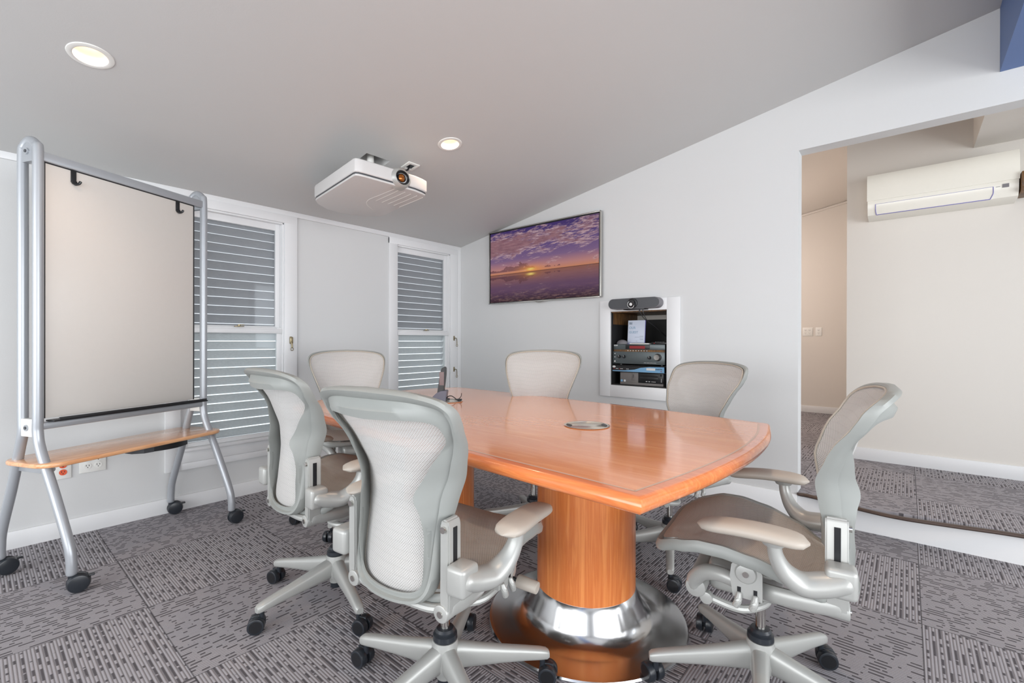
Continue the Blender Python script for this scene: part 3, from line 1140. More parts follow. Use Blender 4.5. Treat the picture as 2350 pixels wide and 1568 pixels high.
# conference camera bar above the niche
cb = thing('conference_camera', 'grey conference camera and speaker bar mounted above the equipment niche', 'webcam', (2.002, -0.016, 1.345))
b = newbm()
pts = []
L, rr_ = 0.168, 0.040
for k in range(13):
    a = PI/2-PI*k/12
    pts.append((L+rr_*math.cos(a), 0.042+rr_*math.sin(a)))
for k in range(13):
    a = -PI/2-PI*k/12
    pts.append((-L+rr_*math.cos(a), 0.042+rr_*math.sin(a)))
t_ = bmesh.new()
XZ(pts, -0.075, -0.001, t_)
merge(b, t_)
obj('shell', b, M['speaker'], cb)
b = newbm()
XZ([(x*0.985, 0.042+(z-0.042)*0.93) for x, z in pts], -0.079, -0.074, b)
obj('speaker_grille', b, M['darkgrey'], cb)
b = newbm()
cyl(b, (0, -0.03, 0.042), (0, -0.088, 0.042), 0.040, 0.038, n=36, bev=0.003)
cyl(b, (0, -0.086, 0.036), (-0.002, -0.106, 0.030), 0.031, 0.028, n=32, bev=0.002)
obj('lens_housing', b, M['black'], cb)
b = newbm()
lathe(b, [(0.026, 0), (0.028, 0.0015), (0.024, 0.002)], 30, 0, Matrix.Translation((-0.002, -0.1055, 0.030)) @ Matrix.Rotation(R(100), 4, 'X'))
lathe(b, [(0.0, 0.001), (0.011, 0.001), (0.012, 0.003), (0, 0.004)], 24, 0, Matrix.Translation((-0.002, -0.1055, 0.032)) @ Matrix.Rotation(R(100), 4, 'X'))
obj('lens', b, M['inklight'], cb)
b = newbm()
box(b, -0.08, 0.09, -0.075, 0.0, -0.006, 0.003, 0.002)
obj('bracket', b, M['black'], cb)
b = newbm()
tube(b, [(0.045, -0.06, -0.003), (0.05, -0.055, -0.03), (0.07, -0.03, -0.075), (0.11, 0.03, -0.12), (0.15, 0.08, -0.17), (0.21, 0.14, -0.23)], 0.0028, n=8)
tube(b, [(0.07, -0.06, -0.003), (0.075, -0.05, -0.04), (0.09, -0.02, -0.09), (0.13, 0.04, -0.14), (0.17, 0.09, -0.195), (0.212, 0.15, -0.25)], 0.0028, n=8)
cyl(b, (0.045, -0.06, 0.0), (0.047, -0.058, -0.022), 0.005, n=10)
cyl(b, (0.07, -0.06, 0.0), (0.072, -0.056, -0.022), 0.005, n=10)
obj('cable', b, M['black'], cb)

# ------------------------------------------------------------------ air conditioner in the hall
ac = thing('air_conditioner', 'white split air conditioner mounted high on the hall wall', 'air conditioner', (3.745, 1.275, 2.045))
hwid = 0.392


def prof_x(bm, prof, x0, x1, mi=0):
    t = bmesh.new()
    vs = [t.verts.new((x0, y, z)) for y, z in prof]
    f = t.faces.new(vs)
    r = bmesh.ops.extrude_face_region(t, geom=[f])
    bmesh.ops.translate(t, vec=(x1-x0, 0, 0), verts=[e_ for e_ in r['geom'] if isinstance(e_, bmesh.types.BMVert)])
    merge(bm, t, mi)


b = newbm()
prof_x(b, [(0, 0.0), (-0.13, 0.0), (-0.17, 0.015), (-0.19, 0.05), (-0.196, 0.10), (-0.196, 0.112), (-0.19, 0.27), (-0.175, 0.305), (-0.15, 0.315), (0, 0.315)], -hwid, hwid)
obj('body', b, M['ac'], ac)
b = newbm()
prof_x(b, [(-0.19, 0.118), (-0.204, 0.118), (-0.206, 0.20), (-0.200, 0.28), (-0.180, 0.316), (-0.15, 0.325), (-0.15, 0.31), (-0.19, 0.27)], -hwid-0.003, hwid+0.003)
obj('front_cover', b, M['ac'], ac)
b = newbm()
prof_x(b, [(-0.194, 0.088), (-0.200, 0.088), (-0.192, 0.045), (-0.170, 0.012), (-0.160, 0.015), (-0.186, 0.05)], -hwid+0.05, hwid-0.12)
obj('air_flap', b, M['ac'], ac)
b = newbm()
fx0, fx1 = -hwid+0.048, hwid-0.118
tube(b, [(fx0, -0.200, 0.088), (fx0, -0.193, 0.045), (fx0+.004, -0.172, 0.014)], 0.0022, n=6)
tube(b, [(fx1, -0.200, 0.088), (fx1, -0.193, 0.045), (fx1-.012, -0.172, 0.014)], 0.0022, n=6)
tube(b, [(fx0+.004, -0.172, 0.014), (fx1-.012, -0.172, 0.014)], 0.0025, n=6, sm=1)
tube(b, [(fx0, -0.200, 0.089), (fx1, -0.200, 0.089)], 0.001, n=6, sm=1)
obj('flap_outline', b, M['bluetrim'], ac)
b = newbm()
box(b, hwid-0.075, hwid-0.045, -0.200, -0.19, 0.075, 0.098)
box(b, hwid-0.105, hwid-0.085, -0.198, -0.19, 0.084, 0.086)
obj('indicator_label', b, M['speaker'], ac, smooth=False)
wb_ = newbm()
box(wb_, 4.145, 4.75, 1.04, 1.274, 2.075, 2.105, 0.003)
box(wb_, 4.145, 4.16, 1.04, 1.274, 2.10, 2.20, 0.002)
o = obj('wall_shelf', wb_, M['nichewood'])
tag(o, 'brown and white shelf box on the hall wall right of the air conditioner', 'shelf')

# ------------------------------------------------------------------ projector
pj = thing('ceiling_projector', 'silver video projector hanging upside down from the sloped ceiling', 'projector', (1.0, -1.76, 2.0))
fx = 0.325
P0 = [(fx, -0.235), (fx+0.005, -0.20), (fx+0.012, -0.08), (fx+0.02, 0.06), (fx+0.022, 0.14), (fx+0.012, 0.20), (fx, 0.235), (fx-0.02, 0.245),
      (-0.25, 0.335), (-0.30, 0.335), (-0.38, 0.27), (-0.43, 0.19), (-0.45, 0.10), (-0.43, -0.02), (-0.36, -0.12), (-0.30, -0.165), (-0.27, -0.175), (fx-0.03, -0.25), (fx-0.01, -0.248)]
b = newbm()
prism(b, P0, 0.012, 0.088, bev=0.010)
obj('shell', b, M['projector'], pj)
b = newbm()
prism(b, [(x*0.985, 0.03+(y-0.03)*0.975) for x, y in P0], 0.006, 0.014)
obj('shadow_gap', b, M['darkgrey'], pj)
b = newbm()
prism(b, [(x*0.985-0.002, 0.03+(y-0.03)*0.97) for x, y in P0], -0.006, 0.007, bev=0.004)
obj('bottom_cover', b, M['projector'], pj)
b = newbm()
for k in range(5):
    y_ = 0.07+k*0.045
    tube(b, [(0.28, y_-0.01, -0.0065), (0.16, y_+0.005, -0.0065), (0.0, y_+0.02, -0.0065)], 0.003, n=6, squash=(1, 0.5))
tube(b, [(0.29, 0.03, -0.006), (0.12, 0.04, -0.006), (-0.02, 0.05, -0.006), (-0.12, 0.10, -0.006), (-0.2, 0.2, -0.006)], 0.003, n=6, squash=(1, 0.5))
obj('vent_rib', b, M['white'], pj)
b = newbm()
lx = fx+0.015
lathe(b, [(0.075, -0.03), (0.066, 0.004), (0.056, 0.016), (0.050, 0.020), (0.047, 0.016)], 40, 0, Matrix.Translation((lx, 0.035, 0.046)) @ Matrix.Rotation(PI/2, 4, 'Y') @ Matrix.Scale(0.86, 4, (1, 0, 0)))
obj('lens_collar', b, M['silver'], pj)
b = newbm()
lathe(b, [(0.047, 0.016), (0.044, 0.018), (0.040, 0.008), (0.030, 0.002), (0.028, 0.010), (0.024, 0.006), (0.0, 0.004)], 36, 0, Matrix.Translation((lx, 0.035, 0.046)) @ Matrix.Rotation(PI/2, 4, 'Y') @ Matrix.Scale(0.86, 4, (1, 0, 0)))
obj('lens_barrel', b, M['black'], pj)
b = newbm()
lathe(b, [(0.022, 0.007), (0.014, 0.013), (0.0, 0.016)], 28, 0, Matrix.Translation((lx, 0.035, 0.046)) @ Matrix.Rotation(PI/2, 4, 'Y'))
t = NT('amber_lens')
M['amber'] = t.set(col=lin((150, 86, 30)), rough=0.08, metal=0.6)
obj('lens_glass', b, M['amber'], pj)
b = newbm()
box(b, -0.13, 0.03, -0.01, 0.12, 0.085, 0.10, 0.003)
cyl(b, (-0.05, 0.08, 0.09), (-0.05, 0.08, 0.40), 0.022, n=20)
box(b, -0.11, 0.01, 0.03, 0.13, 0.39, 0.41, 0.002)
obj('ceiling_mount', b, M['white'], pj)
cp = thing('cable_plate', 'small white cable opening plate on the ceiling right of the projector', 'wall plate', (1.06, -1.448, zc(1.06)))
cp.rotation_euler = (0, -math.atan(SL), 0)
b = newbm()
for a in ((-0.045, 0.045, -0.045, -0.022), (-0.045, 0.045, 0.022, 0.045), (-0.045, -0.025, -0.023, 0.023), (0.025, 0.045, -0.023, 0.023)):
    box(b, a[0], a[1], a[2], a[3], -0.007, 0.0, 0.001)
obj('frame', b, M['white'], cp)
b = newbm()
box(b, -0.026, 0.026, -0.023, 0.023, -0.003, -0.001)
tube(b, [(-0.01, 0.0, -0.002), (-0.012, -0.02, -0.03), (-0.03, -0.08, -0.06), (-0.06, -0.14, -0.12)], 0.006, n=8)
obj('cable', b, M['black'], cp)

# ------------------------------------------------------------------ whiteboard stand
ang = R(23.6)
ws = thing('whiteboard_stand', 'rolling silver whiteboard easel with a maple shelf by the windows', 'whiteboard', (0.468, -2.800, 0), ang)
# local x = front, local y = from the near end to the far end
U0, U1 = -0.390, 0.408
for s_, u in (('n', U0), ('f', U1)):
    b = newbm()
    tube(b, [(0.222, u, 0.085), (0.220, u, 0.14), (0.200, u, 0.22), (0.11, u, 0.42), (0.022, u, 0.60), (0.0, u, 0.68), (0.0, u, 0.78), (0.0, u, 1.2), (0.0, u, 1.6), (0.0, u, 1.93),
             (-0.012, u, 1.975), (-0.052, u, 1.998), (-0.092, u, 1.975), (-0.104, u, 1.93), (-0.104, u, 1.6), (-0.104, u, 1.2), (-0.104, u, 0.78), (-0.104, u, 0.68), (-0.126, u, 0.60), (-0.18, u, 0.42), (-0.252, u, 0.22), (-0.266, u, 0.14), (-0.268, u, 0.085)],
         0.0195, n=18, sm=6, up=(0, 1, 0))
    obj('post_frame', b, M['stand'], ws)
    b = newbm()
    XZ([(-0.10, 1.90), (-0.10, 1.955), (-0.085, 1.985), (-0.052, 1.997), (-0.02, 1.985), (-0.004, 1.955), (-0.004, 1.90)], u-0.012, u+0.012, b)
    obj('end_cap', b, M['stand'], ws)
    b = newbm()
    box(b, -0.092, -0.012, u-0.014, u+0.014, 0.665, 0.745, 0.003)
    obj('end_plate', b, M['white'], ws)
    for zz in (1.945, 0.705):
        b = newbm()
        cyl(b, (-0.052, u-0.018, zz), (-0.052, u-0.012, zz), 0.014, n=20)
        cyl(b, (-0.052, u-0.021, zz), (-0.052, u-0.017, zz), 0.007, n=12, mi=1)
        obj('bolt', b, [M['stand'], M['darkgrey']], ws)
    for wx, swv in ((0.222, 60 if u < 0 else 70), (-0.268, 80 if u < 0 else 60)):
        b = newbm()
        sw = Matrix.Translation((wx, u, 0)) @ Matrix.Rotation(R(swv), 4, 'Z')
        t_ = bmesh.new()
        for sgn in (-1, 1):
            cyl(t_, (0.022, sgn*0.006, 0.041), (0.022, sgn*0.028, 0.041), 0.041, 0.037, n=30, bev=0.004)
        merge(b, t_, 0, sw)
        t_ = bmesh.new()
        box(t_, -0.012, 0.03, -0.006, 0.006, 0.03, 0.075, 0.003)
        cyl(t_, (0, 0, 0.06), (0, 0, 0.10), 0.013, n=14)
        box(t_, 0.045, 0.075, -0.012, 0.012, 0.058, 0.066, 0.003)
        merge(b, t_, 0, sw)
        obj('caster', b, M['caster'], ws)
b = newbm()
box(b, -0.018, 0.012, U0+0.01, U1-0.01, 1.905, 1.948, 0.006)
obj('top_rail', b, M['stand'], ws)
b = newbm()
box(b, -0.012, 0.002, U0+0.024, U1-0.068, 0.745, 1.902, 0.001)
bo = obj('board_panel', b, M['board'], ws)
b = newbm()
box(b, -0.014, 0.004, U0+0.019, U0+0.024, 0.745, 1.905)
box(b, -0.014, 0.004, U1-0.068, U1-0.063, 0.745, 1.905)
box(b, -0.014, 0.003, U0+0.019, U1-0.063, 1.900, 1.906)
obj('edge_trim', b, M['black'], ws, smooth=False)
b = newbm()
box(b, -0.02, 0.012, U0+0.01, U1-0.01, 0.695, 0.728, 0.008)
obj('bottom_rail', b, M['stand'], ws)
b = newbm()
box(b, -0.006, 0.052, U0+0.03, U1-0.012, 0.730, 0.737, 0.002)
box(b, 0.047, 0.053, U0+0.05, U1-0.02, 0.730, 0.748, 0.002)
obj('marker_tray', b, M['black'], ws)
for u in (U0+0.13, U1-0.165):
    b = newbm()
    box(b, 0.003, 0.007, u-0.011, u+0.011, 1.845, 1.905, 0.001)
    tube(b, [(0.006, u, 1.85), (0.012, u+0.003, 1.838), (0.022, u+0.012, 1.842), (0.026, u+0.016, 1.852)], 0.006, n=8)
    cyl(b, (0.006, u, 1.846), (0.014, u, 1.846), 0.010, n=14)
    obj('clip_hook', b, M['black'], ws)
# shelf
b = newbm()
cr = 0.09
pl = []
X0, X1, Y0, Y1 = -0.215, 0.118, U0-0.040, U1+0.060
for ccx, ccy, a0 in ((X1-cr, Y1-cr, 0), (X0+cr, Y1-cr, 90), (X0+cr, Y0+cr, 180), (X1-cr, Y0+cr, 270)):
    for k in range(7):
        a = R(a0+15*k)
        pl.append((ccx+cr*math.cos(a), ccy+cr*math.sin(a)))
prism(b, pl, 0.534, 0.554, bev=0.007)
obj('shelf', b, M['maple'], ws)
for u in (U0, U1):
    b = newbm()
    box(b, -0.16, 0.05, u-0.012+0.012, u+0.03, 0.501, 0.534, 0.003)
    cyl(b, (0.055, u+0.02, 0.519), (0.062, u+0.02, 0.519), 0.011, n=16)
    obj('shelf_bracket', b, M['stand'], ws)
b = newbm()
pts = []
for k in range(11):
    s_ = k/10
    pts.append((0.06+0.030*math.sin(PI*s_), 0.06+0.20*s_))
prism(b, pts+[(-0.02, 0.26), (-0.02, 0.06)], 0.499, 0.5335)
obj('pen_drawer', b, M['black'], ws)
b = newbm()
prism(b, [(0.03, -0.02), (0.075, 0.01), (0.085, 0.055), (-0.02, 0.055), (-0.02, -0.02)], 0.503, 0.5335)
obj('drawer_stop', b, M['darkgrey'], ws)

# ------------------------------------------------------------------ conference table
TT, TH = 0.757, 0.040
out_near = [(1.08, -2.235), (1.46, -2.305), (2.05, -2.352), (2.55, -2.382), (3.148, -2.415)]
out_right = [(3.148, -2.415), (3.198, -2.10), (3.222, -1.78), (3.206, -1.47), (3.150, -1.18)]
out_far = [(3.150, -1.18), (2.68, -1.10), (2.07, -1.045), (1.59, -1.015), (1.06, -1.00)]
out_left = [(1.06, -1.00), (0.955, -1.25), (0.92, -1.58), (0.955, -1.93), (1.08, -2.235)]
outline = []
for seg in (out_near, out_right, out_far, out_left):
    outline += [(p.x, p.y) for p in crom([(x, y, 0) for x, y in seg], 8)][:-1]
CX, CY = 2.03, -1.69
tb = thing('conference_table', 'long boat-shaped cherry wood conference table on two pedestals', 'table', (CX, CY, 0))
loc_out = [(x-CX, y-CY) for x, y in outline]


def inset(poly, d):
    n = len(poly)
    res = []
    for i in range(n):
        p0 = Vector(poly[i-1])
        p1 = Vector(poly[i])
        p2 = Vector(poly[(i+1) % n])
        d1 = (p1-p0).normalized()
        d2 = (p2-p1).normalized()
        n1 = Vector((-d1.y, d1.x))
        n2 = Vector((-d2.y, d2.x))
        m = (n1+n2)
        m = m/max(m.length_squared, 1e-6)*2
        res.append((p1.x+m.x*d, p1.y+m.y*d))
    return res


# bullnose edge band
b = newbm()
prof = [(0.062, -0.0), (0.030, 0.0)]
prof = [(0.055, TT-TH), (0.018, TT-TH)] + [(0.018-0.018*math.sin(a), TT-TH/2-(TH/2)*math.cos(a)) for a in [R(q) for q in (15, 35, 55, 75, 90, 105, 125, 145, 165)]] + [(0.018, TT), (0.040, TT)]
rings = []
for d, z in prof:
    q = inset(loc_out, d)
    rings.append([b.verts.new((x, y, z)) for x, y in q])
n_ = len(loc_out)
for a_, c_ in zip(rings, rings[1:]):
    for i in range(n_):
        j = (i+1) % n_
        b.faces.new((a_[i], a_[j], c_[j], c_[i]))
obj('edge_band', b, M['cherry_edge'], tb)
b = newbm()
q0, q1 = inset(loc_out, 0.040), inset(loc_out, 0.047)
r0 = [b.verts.new((x, y, TT+0.0002)) for x, y in q0]
r1 = [b.verts.new((x, y, TT+0.0002)) for x, y in q1]
r2 = [b.verts.new((x, y, TT-0.004)) for x, y in q1]
for i in range(n_):
    j = (i+1) % n_
    b.faces.new((r0[i], r0[j], r1[j], r1[i]))
    b.faces.new((r1[i], r1[j], r2[j], r2[i]))
obj('inlay_strip', b, M['inlay'], tb, smooth=False)
b = newbm()
prism(b, inset(loc_out, 0.0472), TT-TH+0.001, TT)
prism(b, inset(loc_out, 0.05), TT-TH-0.002, TT-TH+0.002)
obj('tabletop', b, M['cherry'], tb, smooth=False)
PEDS = [(2.605, -1.752), (1.585, -1.640)]
for px, py in PEDS:
    b = newbm()
    lathe(b, [(0, 0.135), (0.190, 0.135), (0.194, 0.139), (0.194, TT-TH)], 56, 0, Matrix.Translation((px-CX, py-CY, 0)))
    obj('pedestal', b, M['cherry_v'], tb)
    b = newbm()
    lathe(b, [(0.384, 0.0), (0.388, 0.006), (0.384, 0.012), (0.372, 0.014), (0.30, 0.018), (0.262, 0.024), (0.240, 0.038), (0.226, 0.062), (0.205, 0.110), (0.196, 0.130), (0.190, 0.138)], 72, 0, Matrix.Translation((px-CX, py-CY, 0)))
    obj('base_disc', b, M['steel'], tb)


def grommet(x, y, rot, name, label):
    g = thing(name, label, 'cable grommet', (x, y, TT), rot, 'table grommets')
    b = newbm()
    lathe(b, [(0.088, 0.0002), (0.092, 0.0025), (0.088, 0.004), (0.083, 0.003), (0.082, 0.0008)], 48)
    obj('rim', b, M['lid'], g)
    b = newbm()
    lathe(b, [(0, 0.0018), (0.080, 0.0018), (0.082, 0.0005)], 48)
    obj('lid', b, M['lid'], g)
    for sx in (-1, 1):
        b = newbm()
        pts = []
        for k in range(9):
            a = R(-26+52*k/8)
            pts.append((sx*0.0815*math.cos(a), 0.0815*math.sin(a)))
        for k in range(9):
            a = R(26-52*k/8)
            pts.append((sx*(0.071-0.012*math.cos(a*3.2)), 0.07*math.sin(a)))
        if sx < 0:
            pts = pts[::-1]
        prism(b, pts, 0.0015, 0.0026)
        obj('cable_slot', b, M['black'], g, smooth=False)
    return g


grommet(2.598, -1.735, R(40), 'cable_grommet', 'round chrome cable grommet near the right end of the table')
grommet(1.60, -1.60, R(40), 'cable_grommet', 'round chrome cable grommet in the table beside the dark phone')

ph = thing('cordless_phone', 'dark cordless phone standing upright in a grey cradle on the far half of the table', 'phone', (1.55, -1.61, TT), R(40))
b = newbm()
pr = [(-0.012, 0.040), (0.004, 0.150), (0.010, 0.178), (0.018, 0.190), (0.030, 0.195), (0.037, 0.190), (0.037, 0.15), (0.024, 0.040)]
XZ(pr, -0.024, 0.024, b)
bmesh.ops.bevel(b, geom=list(b.edges), offset=0.003, segments=2, affect='EDGES')
obj('handset', b, M['black'], ph)
b = newbm()
prof_x(b, [(-0.0255, 0.09), (-0.0255, 0.165), (-0.0245, 0.165), (-0.0245, 0.09)], 0.002, 0.028)
t = NT('dark_red_gloss')
obj('screen', b, t.set(col=lin((84, 44, 40)), rough=0.12), ph, smooth=False)
b = newbm()
XZ([(-0.050, 0.0), (-0.036, 0.024), (-0.014, 0.046), (0.012, 0.058), (0.036, 0.060), (0.046, 0.057), (0.042, 0.03), (0.040, 0.0)], -0.036, 0.036, b)
bmesh.ops.bevel(b, geom=list(b.edges), offset=0.002, segments=2, affect='EDGES')
obj('cradle', b, M['slate'], ph)
b = newbm()
tube(b, [(0.036, -0.010, 0.010), (0.052, -0.015, 0.026), (0.072, -0.02, 0.028), (0.092, -0.02, 0.015), (0.102, -0.02, 0.006)], 0.0026, n=8)
tube(b, [(0.090, -0.02, 0.007), (0.110, -0.01, 0.012), (0.122, 0.0, 0.024), (0.125, 0.0, 0.042)], 0.002, n=8)
box(b, 0.034, 0.060, -0.03, -0.008, 0.0045, 0.016, 0.003)
box(b, 0.096, 0.130, -0.03, -0.012, 0.0045, 0.013, 0.003)
obj('cable', b, M['black'], ph)

# ------------------------------------------------------------------ office chairs
YC = [(0.38, -0.212), (0.45, -0.230), (0.55, -0.226), (0.66, -0.218), (0.74, -0.222), (0.84, -0.248), (0.92, -0.280), (0.98, -0.308)]
WR = [(0.38, 0.060), (0.45, 0.100), (0.60, 0.150), (0.72, 0.148), (0.80, 0.105), (0.88, 0.058), (0.98, 0.034)]


def back_y(x, z):
    return interp(YC, z)+interp(WR, z)*(x/0.25)**2


OUT = [(0, .410), (.06, .413), (.108, .425), (.137, .455), (.148, .50), (.151, .55), (.154, .60), (.164, .650), (.181, .715), (.206, .785), (.229, .85), (.242, .905), (.236, .942), (.204, .964), (.12, .978), (0, .983)]
INN = [(0, .440), (.045, .442), (.08, .448), (.103, .460), (.116, .485), (.123, .54), (.122, .60), (.112, .655), (.098, .700), (.120, .745), (.156, .80), (.192, .845), (.200, .873), (.188, .898), (.14, .906), (0, .902)]


def loop(half, n=6):
    h = crom([(x, 0, z) for x, z in half], n)
    h = [(max(p.x, 0), p.z) for p in h]
    return h + [(-x, z) for x, z in h[-2:0:-1]]


def disk_surface(bm, lp, center, fn, rings=9, mi=0):
    prev = None
    t = bmesh.new()
    for k in range(rings, 0, -1):
        s = k/rings
        ring = [t.verts.new(fn(center[0]+(x-center[0])*s, center[1]+(z-center[1])*s)) for x, z in lp]
        if prev:
            for i in range(len(lp)):
                j = (i+1) % len(lp)
                t.faces.new((prev[i], prev[j], ring[j], ring[i]))
        prev = ring
    c = t.verts.new(fn(*center))
    for i in range(len(lp)):
        t.faces.new((prev[i], prev[(i+1) % len(lp)], c))
    merge(bm, t, mi)


def make_backrest(chair, front_mat):
    lo, li = loop(OUT), loop(INN)
    n = len(lo)
    b = newbm()
    sec = [(0.0, 0.004, 0), (0.10, 0.0065, 0), (0.24, -0.004, 0), (1.0, -0.006, 1), (1.0, -0.011, 1), (0.8, -0.012, 1), (0.60, -0.011, 0.5), (0.42, -0.013, 0), (0.34, -0.023, 0), (0.14, -0.025, 0), (0.0, -0.013, 0)]
    rings = []
    for tt, off, hb in sec:
        r_ = []
        for (xo, zo), (xi, zi) in zip(lo, li):
            bw = math.hypot(xo-xi, zo-zi)
            t2 = tt if tt in (0.0, 1.0) else min(0.95, tt*(0.06/max(bw, 0.03))**0.4)
            x = xo+(xi-xo)*t2
            z = zo+(zi-zo)*t2
            o_ = off
            if hb and zo > 0.87:
                o_ -= 0.030*hb*min(1, (zo-0.87)/0.06)*max(0, 1-(abs(x)/0.23)**3)
            o_ -= 0.034*(tt**1.5)*interp([(0.44, 0.0), (0.56, 0.75), (0.68, 1.0), (0.74, 0.75), (0.86, 0.0)], z)
            r_.append(b.verts.new((x, back_y(x, z)+o_, z)))
        rings.append(r_)
    for k in range(len(rings)):
        a_, c_ = rings[k], rings[(k+1) % len(rings)]
        for i in range(n):
            j = (i+1) % n
            b.faces.new((a_[i], a_[j], c_[j], c_[i]))
    obj('backrest_frame', b, [M['pewter']], chair, ang=50)
    b = newbm()
    lp = [(x*0.945, 0.69+(z-0.69)*0.955) for x, z in lo]
    disk_surface(b, lp, (0, 0.69), lambda x, z: (x, back_y(x, z)+0.0035, z), 12)
    obj('backrest_mesh', b, M['backmesh'], chair, ang=80)
    b = newbm()
    tube(b, [(x*0.955, back_y(x*0.955, 0.69+(z-0.69)*0.963)+0.006, 0.69+(z-0.69)*0.963) for x, z in lo[::2]+[lo[0]]], 0.0035, n=6, sm=1, capround=False)
    obj('mesh_piping', b, M['taupe'], chair)


SR = [(0, .280), (.11, .280), (.182, .266), (.228, .205), (.246, .14), (.247, .06), (.238, -.03), (.218, -.11), (.178, -.172), (.10, -.198), (0, -.203)]
ZS = [(-0.20, 0.432), (-0.16, 0.448), (-0.10, 0.478), (0.0, 0.510), (0.08, 0.524), (0.14, 0.524), (0.20, 0.510), (0.285, 0.476)]


def seat_z(x, y):
    return interp(ZS, y)+0.010*(x/0.25)**2


def make_seat(chair):
    lp = loop(SR)
    n = len(lp)
    b = newbm()
    sec = [(1.00, -0.004), (0.985, 0.004), (0.955, 0.005), (0.925, 0.000), (0.915, -0.008), (0.955, -0.016), (0.985, -0.030), (1.005, -0.026), (1.012, -0.014)]
    rings = []
    for s, dz in sec:
        rings.append([b.verts.new((x*s, 0.02+(y-0.02)*s, seat_z(x, y)+dz*(0.45+0.55*min(1, abs(x)/0.2)))) for x, y in lp])
    for k in range(len(rings)):
        a_, c_ = rings[k], rings[(k+1) % len(rings)]
        for i in range(n):
            j = (i+1) % n
            b.faces.new((a_[i], a_[j], c_[j], c_[i]))
    obj('seat_frame', b, M['pewter'], chair, ang=50)
    b = newbm()

    def fn(x, y):
        r2 = min(1.0, (x/0.235)**2+((y-0.02)/0.225)**2)
        return (x, y, seat_z(x, y)-0.016*(1-r2)+0.002)
    disk_surface(b, [(x*0.93, 0.02+(y-0.02)*0.93) for x, y in lp], (0, 0.02), fn, 10)
    obj('seat_mesh', b, M['seatmesh'], chair, ang=80)


def make_pad(side):
    b = newbm()
    cs = []
    L0, L1 = -0.128, 0.132
    for k in range(19):
        s = k/18
        y = L0+(L1-L0)*s
        e_ = math.sqrt(max(0.0, 1-(2*s-1)**6))
        e_ = max(e_, 0.12)
        wd = (0.046-0.008*s)*e_
        hh = 0.017*e_
        zc_ = 0.610+0.008*math.sin(PI*s)-0.006*s*s
        xo = side*(0.296-0.014*s*s)
        cs.append([(xo+wd*math.copysign(abs(math.cos(a))**0.75, math.cos(a)), y, zc_+hh*math.copysign(abs(math.sin(a))**0.85, math.sin(a))) for a in [2*PI*q/20 for q in range(20)]])
    rings = [[b.verts.new(p) for p in c] for c in cs]
    for a_, c_ in zip(rings, rings[1:]):
        for i in range(20):
            j = (i+1) % 20
            b.faces.new((a_[i], a_[j], c_[j], c_[i]))
    b.faces.new(rings[0][::-1])
    b.faces.new(rings[-1])
    return b


def make_leg():
    b = newbm()
    secs = []
    for r_, zt_, zb_, wd in ((0.015, 0.168, 0.085, 0.052), (0.05, 0.163, 0.086, 0.050), (0.10, 0.151, 0.084, 0.045), (0.18, 0.134, 0.082, 0.040), (0.26, 0.119, 0.078, 0.037), (0.305, 0.110, 0.074, 0.036), (0.325, 0.104, 0.073, 0.033), (0.333, 0.098, 0.076, 0.024)):
        zm, hh = (zt_+zb_)/2, (zt_-zb_)/2
        secs.append([b.verts.new((r_, wd/2*math.copysign(abs(math.cos(a))**0.7, math.cos(a)), zm+hh*math.copysign(abs(math.sin(a))**0.7, math.sin(a)))) for a in [2*PI*q/20 for q in range(20)]])
    for a_, c_ in zip(secs, secs[1:]):
        for i in range(20):
            j = (i+1) % 20
            b.faces.new((a_[i], a_[j], c_[j], c_[i]))
    b.faces.new(secs[0][::-1])
    b.faces.new(secs[-1])
    return b


def make_caster():
    b = newbm()
    for s in (-1, 1):
        cyl(b, (0.018, s*0.005, 0.0305), (0.018, s*0.028, 0.0305), 0.0305, 0.029, n=28, bev=0.003)
        lathe(b, [(0.0, 0.0), (0.020, 0.0), (0.022, 0.0012), (0.0, 0.0015)], 24, 1, Matrix.Translation((0.018, s*0.0272, 0.0305)) @ Matrix.Rotation(-s*PI/2, 4, 'X'))
    box(b, 0.0, 0.036, -0.005, 0.005, 0.022, 0.062, 0.003, mi=0)
    cyl(b, (0, 0, 0.045), (0, 0, 0.085), 0.009, n=14, mi=0)
    return b


def mirror(pts, s):
    return [(p[0]*s, p[1], p[2]) for p in pts]


